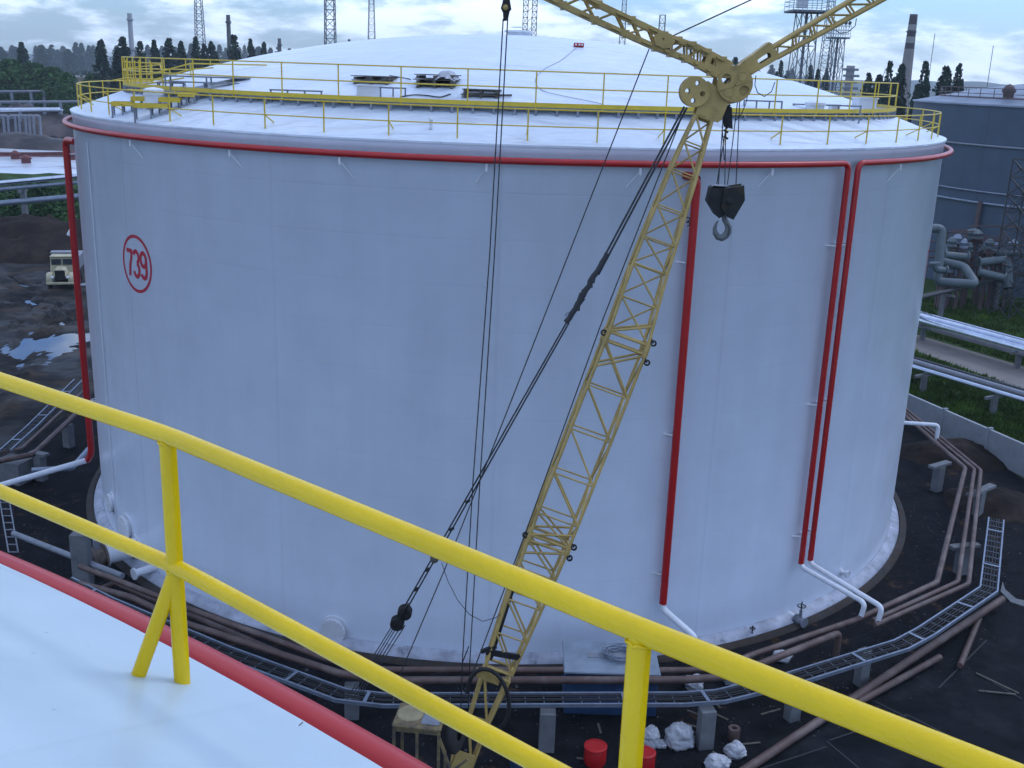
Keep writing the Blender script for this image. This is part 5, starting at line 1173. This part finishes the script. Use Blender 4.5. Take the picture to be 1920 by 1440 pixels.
# ------------------------------------------------------------------ masts, chimneys, towers
def mast(px, ytop, d_, w0, w1, nb, r, lab, lean=0, **k):
    b = ground_at(px, d_); top = at(px, ytop, b.y).z if ytop >= 0 else at(px, 0, b.y).z + k.pop('extra', 12)
    return lattice('lattice_mast', b, top, w0, w1, nb, r, lab, lean=lean, **k)
mast(377, -1, 420, 4.2, 1.6, 22, .14, 'hazy lattice mast rising behind the left poplars', lean=.0)
mast(620, -1, 300, 3.2, 2.1, 20, .14, 'darker lattice mast left of the dome top', lean=-.0)
mast(697, -1, 380, 3.6, 1.0, 24, .10, 'pale slender lattice mast left of the vertical ropes')
mast(1163, -1, 430, 3.6, .9, 26, .10, 'slender pale mast behind the crane mast')
mast(1235, 28, 420, 3.0, 2.0, 14, .12, 'short square-topped lattice mast behind the crane mast end')
mast(1543, -1, 330, 4.2, 1.0, 26, .10, 'slender mast between the two floodlight towers')
# twin-column mast in the middle
b = ground_at(990, 240); t = thing('lattice_mast', 'dark twin-column lattice mast standing behind the top of the dome', 'mast', b)
for s_ in (-1, 1): lattice('', b + Vector((s_ * .95, 0, 0)), 42, 1.05, 1.0, 34, .09, '', parent=t, partname='lattice_column', material=mblk)
m = MB()
for k in range(16): m.bar(b + Vector((-.5, 0, 10 + 2 * k)), b + Vector((.5, 0, 11 + 2 * k)), .1)
m.build('cross_ties', mblk, t)
def flood(px, ytop, yplat, d_, w0, wp, lab, lamps):
    b = ground_at(px, d_); zp_ = at(px, yplat, b.y).z; zt_ = at(px, max(ytop, 0), b.y).z + (3 if ytop < 0 else 0)
    t = thing('floodlight_tower', lab, 'tower', b)
    lattice('', b, zp_, w0, w0 * .62, 6, .085, '', parent=t, material=mmast, dark_core=.38, partname='lattice_shaft', rot=.15)
    m = MB(); m.box(b + Vector((0, 0, zp_ + .1)), (wp, wp, .3)); m.build('platform', mmast, t)
    m = MB()
    for z in (.9, 1.6, 2.4):
        for s_ in (-1, 1):
            m.bar(b + Vector((-wp / 2, s_ * wp / 2, zp_ + z)), b + Vector((wp / 2, s_ * wp / 2, zp_ + z)), .09); m.bar(b + Vector((s_ * wp / 2, -wp / 2, zp_ + z)), b + Vector((s_ * wp / 2, wp / 2, zp_ + z)), .09)
    for i in range(9):
        for s_ in (-1, 1): m.bar(b + Vector((-wp / 2 + wp * i / 8, s_ * wp / 2, zp_)), b + Vector((-wp / 2 + wp * i / 8, s_ * wp / 2, zp_ + 2.4)), .07)
    m.build('railing', mat('pale_rail', (.4, .45, .5), .6), t)
    for i in range(lamps):
        m = MB(); p = b + Vector((-wp / 2 * .8 + wp * .8 * i / max(1, lamps - 1), -wp / 2, zp_ + 2.6)); m.box(p + Vector((0, 0, .35)), (.55, .5, .7), Matrix.Rotation(.5, 3, 'X'), bevel=.1); m.bar(p - Vector((0, 0, .6)), p, .08); m.build('floodlight', mmast, t)
    return t, b, zp_
t, b, z = flood(1500, -1, 23, 185, 4.2, 5.9, 'large floodlight tower with crowded platform behind the jib', 6)
m = MB(); m.box(b + Vector((-1.3, -1.5, z + 1.4)), (1.7, 1.0, 1.7), bevel=.05); m.build('equipment_box', mwhite, t)
t, b, z = flood(1562, 55, 72, 235, 3.4, 3.8, 'smaller floodlight tower right of the slender mast', 5)
# striped chimney at right
b = ground_at(1696, 330); pz = at(1722, 27, b.y); dx = 0.0
ch = thing('striped_chimney', 'tall tapering concrete chimney with dark and pale bands at right', 'chimney', b)
mch = [mat('chimney_concrete', (.22, .20, .20), .85, var=.15, vscale=.3), mat('chimney_dark_band', (.055, .045, .055), .8, var=.2, vscale=.3), mat('chimney_pale_band', (.26, .26, .26), .8, var=.15, vscale=.3)]
HZ = pz.z; leanx = (pz.x - b.x)
def chr_(z): return 2.15 + (.95 - 2.15) * (z / HZ)
zs = [at(1715, y, b.y).z for y in (190, 92, 81, 69, 57, 46, 27)]
zs[0] = 0; zs[-1] = HZ; seq = (0, 1, 2, 1, 2, 1)
for i in range(6):
    m = MB(); prof = [(chr_(z), z) for z in [zs[i] + (zs[i + 1] - zs[i]) * k / 4 for k in range(5)]]
    if i == 5: prof += [(chr_(HZ) * .8, HZ), (chr_(HZ) * .8, HZ - 1.5)]
    m.lathe(b, prof, 32, smooth=True); m.build('chimney_band' if i else 'chimney_shaft', mch[seq[i]], ch)
m = MB(); m.tube([b + Vector((math.cos(k * PI / 8) * 1.4, math.sin(k * PI / 8) * 1.4, HZ - 4.6)) for k in range(16)], .12, 5, closed=True); m.bar(b + Vector((chr_(0) + .1, 0, 0)), b + Vector((1.05, 0, HZ)), .2); m.build('ladder', mblk, ch)
for px, yt, r_, d_, lab, striped in ((248, 25, 1.0, 520, 'pale slender chimney rising behind the left poplars', True), (431, 28, .75, 430, 'thin dark chimney with a cap behind the poplars', False), (525, 72, .7, 480, 'short thin dark stack left of the dome', False)):
    b = ground_at(px, d_); z = at(px, yt, b.y).z; ch = thing('thin_chimney', lab, 'chimney', b)
    mt = mat('stack_' + str(px), (.22, .24, .27) if striped else (.05, .055, .06), .7)
    m = MB(); m.lathe(b, [(r_ * 1.25, 0), (r_, z), (r_ * .7, z)], 16, smooth=True); m.build('stack', mt, ch)
    m = MB(); m.lathe(b + Vector((0, 0, z)), [(r_ * 1.4, -3), (r_ * 1.4, -2.2), (r_ * 1.05, -2.2)], 14); m.lathe(b + Vector((0, 0, z * .6)), [(r_ * 1.6, 0), (r_ * 1.6, .6), (r_, .6)], 14); m.build('collar', mt, ch)
b = ground_at(1592, 620); t = thing('process_tower', 'distant grey process tower with many platforms right of the dome', 'tower', b); z = at(1592, 123, b.y).z
m = MB(); m.lathe(b, [(2.2, 0), (2.2, z)], 14); m.build('column', mat('far_tower', (.28, .25, .26), .8), t)
for k in range(5): m = MB(); m.box(b + Vector(((k % 2) * .8, 0, z - 2 - k * 3.2)), (7, 6, 1.2)); m.build('platform', mmast, t)
for px, yt, lab in ((1740, 62, 'thin aerial pole right of the striped chimney'), (1851, 85, 'thin aerial pole above the blue-grey tank'), (655, 72, 'small antenna pole beside the dome top')):
    b = ground_at(px, 260 if px > 1000 else 300); z = at(px, yt, b.y).z; m = MB(); m.cylinder(b, Vector((b.x, b.y, z)), .07, 6); 
    if px < 1000: m.box((b.x, b.y, z - .5), (.7, .3, .5)); m.bar((b.x - .6, b.y, z - 1.4), (b.x + .6, b.y, z - 1.4), .12)
    tag(m.build('aerial_pole', mmast), lab, 'pole')

# ------------------------------------------------------------------ trees
def leaf_crown(m, c, h, rad, n, shape, rr, size=.5):
    """leaf clumps spread through the crown's volume; outline broken up by noise, gaps between the sprays"""
    sx = rr.uniform(0, 50); k = 0
    while k < n:
        t = rr.random() ** .9; a = rr.uniform(0, 2 * PI); ca, sa = math.cos(a), math.sin(a)
        lump = mnoise.noise(Vector((ca * 1.3 + sx, sa * 1.3, t * h * .22))) * .75 + mnoise.noise(Vector((ca * 3 + sx, sa * 3, t * h * .6))) * .45
        R_max = rad * shape(t) * (1.0 + lump); q = R_max * math.sqrt(rr.uniform(.05, 1.0))
        if mnoise.noise(Vector((q * ca * .9 + sx, q * sa * .9, t * h * .45))) < -.22 and rr.random() < .85: k += 1; continue
        p = c + Vector((q * ca, q * sa, h * t)); k += 1
        s_ = size * rr.uniform(.5, 1.2); u = Vector((rr.gauss(0, 1), rr.gauss(0, 1), rr.gauss(0, 1))).normalized(); v = u.cross(Vector((rr.gauss(0, 1), rr.gauss(0, 1), rr.gauss(0, 1)))).normalized()
        m.add([p - u * s_ * .5, p + v * s_ * .45, p + u * s_ * .6, p - v * s_ * .4], [(0, 1, 2, 3)])
def pop_shape(t): return max(.04, (math.sin(PI * min(1, t * .93 + .06)) ** .5) * (1.05 - t * .42))
def fat_shape(t): return max(.05, math.sin(PI * min(1, t * .9 + .08)) ** .5 * (1.05 - .3 * t))
def round_shape(t): return math.sin(PI * min(1, t * .85 + .12)) ** .6
protos = {}
def tree_proto(kind, seed):
    rr = random.Random(seed); h = 20.0; m = MB(); tk = MB()
    if kind == 'poplar':
        leaf_crown(m, Vector((0, 0, 1.5)), h - 1.5, 2.5, 2600, pop_shape, rr, .75); tk.tube([(0, 0, 0), (.1, 0, 8), (0, .1, 16)], .35, 7, r2=.06)
        for k in range(7): a = rr.uniform(0, 6.3); z = rr.uniform(2, 13); tk.tube([(0, 0, z), (math.cos(a) * 1.2, math.sin(a) * 1.2, z + 3.0)], .1, 5, r2=.03)
    elif kind == 'double':
        leaf_crown(m, Vector((-1.3, 0, 1)), h - 1, 2.0, 1900, pop_shape, rr, .75); leaf_crown(m, Vector((1.6, 0, 1)), (h - 1) * .93, 1.9, 1700, pop_shape, rr, .75)
        for s_ in (-1.3, 1.6): tk.tube([(s_ * .6, 0, 0), (s_, 0, 9), (s_, 0, 15)], .3, 7, r2=.06)
    elif kind == 'clump':
        for ox, hh in ((-2.5, .84), (.1, 1.0), (2.4, .88)): leaf_crown(m, Vector((ox, rr.uniform(-1, 1), .8)), (h - .8) * hh, 2.5, 2100, fat_shape, rr, .62); tk.tube([(ox * .5, 0, 0), (ox, 0, 8 * hh), (ox, 0, 14 * hh)], .3, 7, r2=.06)
    elif kind == 'broad':
        leaf_crown(m, Vector((0, 0, 1.0)), h - 1.0, 6.0, 5200, round_shape, rr, .9); tk.tube([(0, 0, 0), (.2, 0, 6), (0, 0, 12)], .5, 7, r2=.15)
        for k in range(8): a = rr.uniform(0, 6.3); z = rr.uniform(3, 9); tk.tube([(0, 0, z), (math.cos(a) * 3, math.sin(a) * 3, z + 4)], .18, 5, r2=.04)
    elif kind == 'bush':
        h = 4.0; leaf_crown(m, Vector((0, 0, .0)), h, 2.6, 2600, round_shape, rr, .32); tk.tube([(0, 0, 0), (0, 0, 2)], .12, 6, r2=.05)
    def mk(mb_, nm, mt):
        me = bpy.data.meshes.new(nm); me.from_pydata(mb_.v, [], mb_.f); me.update(); me.materials.append(mt); return me
    lm = mleaf_d if kind in ('poplar', 'double', 'broad', 'clump') else mleaf_g
    return mk(m, 'crown', lm), mk(tk, 'trunk', mbark), h
for kind, ns in (('poplar', 4), ('clump', 3), ('double', 2), ('broad', 3), ('bush', 3)): protos[kind] = [tree_proto(kind, 100 + 7 * i + len(kind)) for i in range(ns)]
mleaf_l = leafmat('light_leaves', (0.045, 0.10, 0.03))
cnt = [0]
def tree(kind, px, ytop, d_, wid, label, group=None, light=False, z0=0, name=None):
    b = ground_at(px, d_); top = at(px, ytop, b.y).z; crown, trunk, h = protos[kind][cnt[0] % len(protos[kind])]; cnt[0] += 1
    t = thing(name or {'poplar': 'poplar_tree', 'double': 'poplar_tree', 'clump': 'poplar_tree', 'broad': 'broadleaf_tree', 'bush': 'shrub'}[kind], label, 'shrub' if kind == 'bush' else 'tree', b, group)
    s_ = max(top, 3) / h if kind != 'bush' else wid; sw = wid if kind != 'bush' else wid
    t.rotation_euler = (0, 0, rnd.uniform(0, 6.3)); t.scale = (sw, sw, s_)
    for me, nm in ((crown, 'crown'), (trunk, 'trunk')):
        o = bpy.data.objects.new(nm, me); C.objects.link(o); o.parent = t
        if nm == 'crown' and light: o.material_slots[0].link = 'OBJECT'; o.material_slots[0].material = mleaf_l
# near dark poplars
for kind, px, y, d_, w, lab in (('double', 41, 79, 420, 1.4, 'dark twin poplar standing above the green bushes at far left'), ('double', 205, 77, 300, 1.4, 'dark twin-topped poplar just left of the roof walkway'), ('poplar', 232, 71, 300, 1.3, 'tall dark poplar left of the pale chimney'), ('clump', 262, 78, 300, .85, 'wide dark tree right of the pale chimney'), ('double', 290, 75, 320, 1.0, 'dark poplar clump third right of the pale chimney'), ('poplar', 318, 73, 320, 1.2, 'single dark poplar left of the hazy mast'), ('poplar', 341, 79, 330, 1.1, 'slim dark poplar left of the hazy mast base'), ('double', 375, 71, 340, 1.1, 'paired poplars directly at the hazy mast'), ('poplar', 398, 78, 350, 1.1, 'poplar between the hazy mast and the thin dark chimney'), ('clump', 442, 66, 290, 1.0, 'big black-green tree right of the thin dark chimney'), ('double', 472, 73, 350, 1.0, 'feathery poplars right of the big dark tree'), ('poplar', 496, 80, 380, 1.0, 'last dark poplar before the dome at left'),
                             ('clump', 1378, 108, 300, .9, 'dark trees peeping between the crane mast and jib'), ('clump', 1463, 114, 300, .55, 'dark twin poplar left of the large floodlight tower'), ('poplar', 1518, 124, 320, .8, 'small poplar between the floodlight towers'), ('poplar', 1532, 130, 330, .7, 'smaller poplar left of the small floodlight tower'), ('double', 1549, 128, 320, .7, 'low twin poplar at the foot of the small floodlight tower'),
                             ('poplar', 1628, 138, 270, .8, 'smallest dark tree left of the chimney group'), ('clump', 1666, 115, 210, .62, 'twin-peaked dark tree left of the striped chimney'), ('poplar', 1688, 122, 215, .9, 'narrow-topped dark tree touching the striped chimney'), ('clump', 1729, 116, 205, .62, 'rounded dark tree in front of the striped chimney foot'), ('poplar', 1771, 126, 215, 1.0, 'dark round tree behind the edge of the blue-grey tank'), ('clump', 1792, 120, 220, .62, 'rightmost dark tree above the blue-grey tank roof'), ('poplar', 1648, 142, 215, 1.0, 'low dark tree at the left foot of the twin-peaked one')):
    tree(kind, px, y, d_, w, lab)
for kind, px, y, lab, w in (('broad', 18, 112, 'leftmost green bushy tree', 1.0), ('broad', 58, 118, 'green bushy tree under the twin poplar', .9), ('broad', 95, 126, 'mid-green bushy tree above the pipe bridge', .9), ('broad', -10, 120, 'green bushy tree cut by the left edge', 1.0), ('broad', 120, 136, 'low bushy tree left of the rim railing', .6), ('broad', 38, 128, 'lower green bush between the leftmost trees', .8), ('broad', 170, 138, 'dark low bush above the rim railing corner', .6)):
    tree(kind, px, y, 300 + px % 40, w, lab, light=True)
for i, (px, y) in enumerate(((-5, 88), (5, 92), (24, 85), (30, 88), (68, 86), (78, 84), (90, 92), (98, 84), (112, 93), (119, 86), (128, 92), (144, 80), (160, 81), (176, 85), (190, 84), (220, 86), (250, 88), (278, 84), (305, 86), (330, 88), (352, 82), (362, 86), (412, 84), (424, 90), (455, 85), (485, 87), (508, 90), (522, 88), (547, 91), (1400, 118), (1415, 122), (1445, 122), (1480, 128), (1240, 92), (1225, 94), (1258, 97), (1272, 100))):
    tree('poplar' if i % 4 else 'double', px, y, 1050 + 90 * (i % 5), 2.6, 'distant pale poplar in the hazy row on the horizon', group='distant poplars along the horizon')
# wood belt below far poplars
mb = MB(); rr = random.Random(77)
for k in range(9000):
    px = rr.uniform(-60, 2000); d_ = rr.uniform(560, 900); b = ground_at(px, d_); z = rr.uniform(0, 8) * (1 + .3 * math.sin(px * .05)); s_ = rr.uniform(1.5, 3.2)
    u = Vector((rr.gauss(0, 1), rr.gauss(0, 1), rr.gauss(0, 1))).normalized(); v = u.cross(Vector((rr.gauss(0, 1), rr.gauss(0, 1), rr.gauss(0, 1)))).normalized(); p = b + Vector((0, 0, z)); mb.add([p - u * s_ * .5, p + v * s_ * .5, p + u * s_ * .5, p - v * s_ * .5], [(0, 1, 2, 3)])
tag(mb.build('tree_belt', mleaf_d), 'dark belt of distant woodland along the horizon', 'woodland', kind='stuff')
# shrubs under the pipe rack at left
for i, (x, y, s_) in enumerate(((20, 425, 1.3), (70, 420, 1.7), (100, 410, 1.4), (0, 405, 1.2), (85, 395, 1.3), (120, 400, 1.2), (60, 395, 1.2))):
    b = gz(x, y, 0); crown, trunk, h = protos['bush'][i % 3]; t = thing('shrub', ('large' if s_ > 1.3 else 'small') + ' leafy shrub under the silver pipe rack, ' + ('first from the left edge', 'below the middle of the rack', 'right of the middle', 'at the very left edge, farther back', 'second row near the middle', 'nearest the white tank', 'behind the rack post')[i], 'shrub', b, 'shrubs under the pipe rack'); t.scale = (s_, s_, s_ * .75); t.rotation_euler = (0, 0, i)
    for me, nm in ((crown, 'crown'), (trunk, 'trunk')): o = bpy.data.objects.new(nm, me); C.objects.link(o); o.parent = t
# grass tufts at right
def tufts(name, poly, n, hgt, seed, label):
    rr = random.Random(seed); m = MB(); (x0, y0), (x1, y1) = poly; k = 0
    while k < n:
        px, py = rr.uniform(x0, x1), rr.uniform(y0, y1); p = gz(px, py, 0.01)
        if not name_ok(p): continue
        if 622 + .30 * (px - 1700) - 3 < py < 652 + .358 * (px - 1700) + 3: continue
        k += 1
        for q in range(3):
            a = rr.uniform(0, 6.3); w = rr.uniform(.04, .09); h = hgt * rr.uniform(.5, 1.3); t = Vector((math.cos(a), math.sin(a), 0)); l = Vector((rr.uniform(-.2, .2), rr.uniform(-.2, .2), 0)); pp = p + l
            m.add([pp - t * w, pp + t * w, pp + l * .6 + Vector((0, 0, h))], [(0, 1, 2)])
    return tag(m.build(name, mgrass2), label, 'grass', kind='stuff')
mgrass2 = leafmat('grass_blades', (0.040, 0.075, 0.010))
def name_ok(p): 
    s_ = (p - W0).cross(dW).z; return s_ < -0.3 * dW.length if RIGHT else True
RIGHT = True
if (gz(1900, 740, 0) - W0).cross(dW).z > 0: 
    def name_ok(p): return (p - W0).cross(dW).z > .3 * dW.length
tufts('grass_tufts', ((1700, 560), (1960, 890)), 6500, .3, 5, 'rough green grass between the bund wall and the silver pipeline')

# ------------------------------------------------------------------ thin summer haze
mh = bpy.data.materials.new('summer_haze'); mh.use_nodes = True; hn = mh.node_tree
for n in list(hn.nodes):
    if n.type != 'OUTPUT_MATERIAL': hn.nodes.remove(n)
vol = N(hn, 'ShaderNodeVolumePrincipled'); vol.inputs['Color'].default_value = (0.80, 0.92, 1.0, 1); vol.inputs['Density'].default_value = 0.00022; vol.inputs['Anisotropy'].default_value = 0.2
hn.links.new(vol.outputs[0], [n for n in hn.nodes if n.type == 'OUTPUT_MATERIAL'][0].inputs['Volume'])
m = MB(); m.box((0, 53, 60), (7200, 7200, 122.2)); o = m.build('haze', mh); o['kind'] = 'stuff'

for i, (pts, lab) in enumerate(((((95, 1150), (112, 1162), (128, 1167)), 'thin dry twig on the near white roof, farthest to the left'), (((199, 1232), (212, 1233)), 'tiny dark splinter on the near white roof left of the brace foot'), (((541, 1383), (555, 1365), (568, 1354)), 'dark twig near the roof edge beside the red rim pipe'))):
    m = MB(); m.tube([gz(x, y, 17.935 if i < 2 else 17.918) for x, y in pts], .0018, 5); tag(m.build('twig', mwood), lab, 'twig')
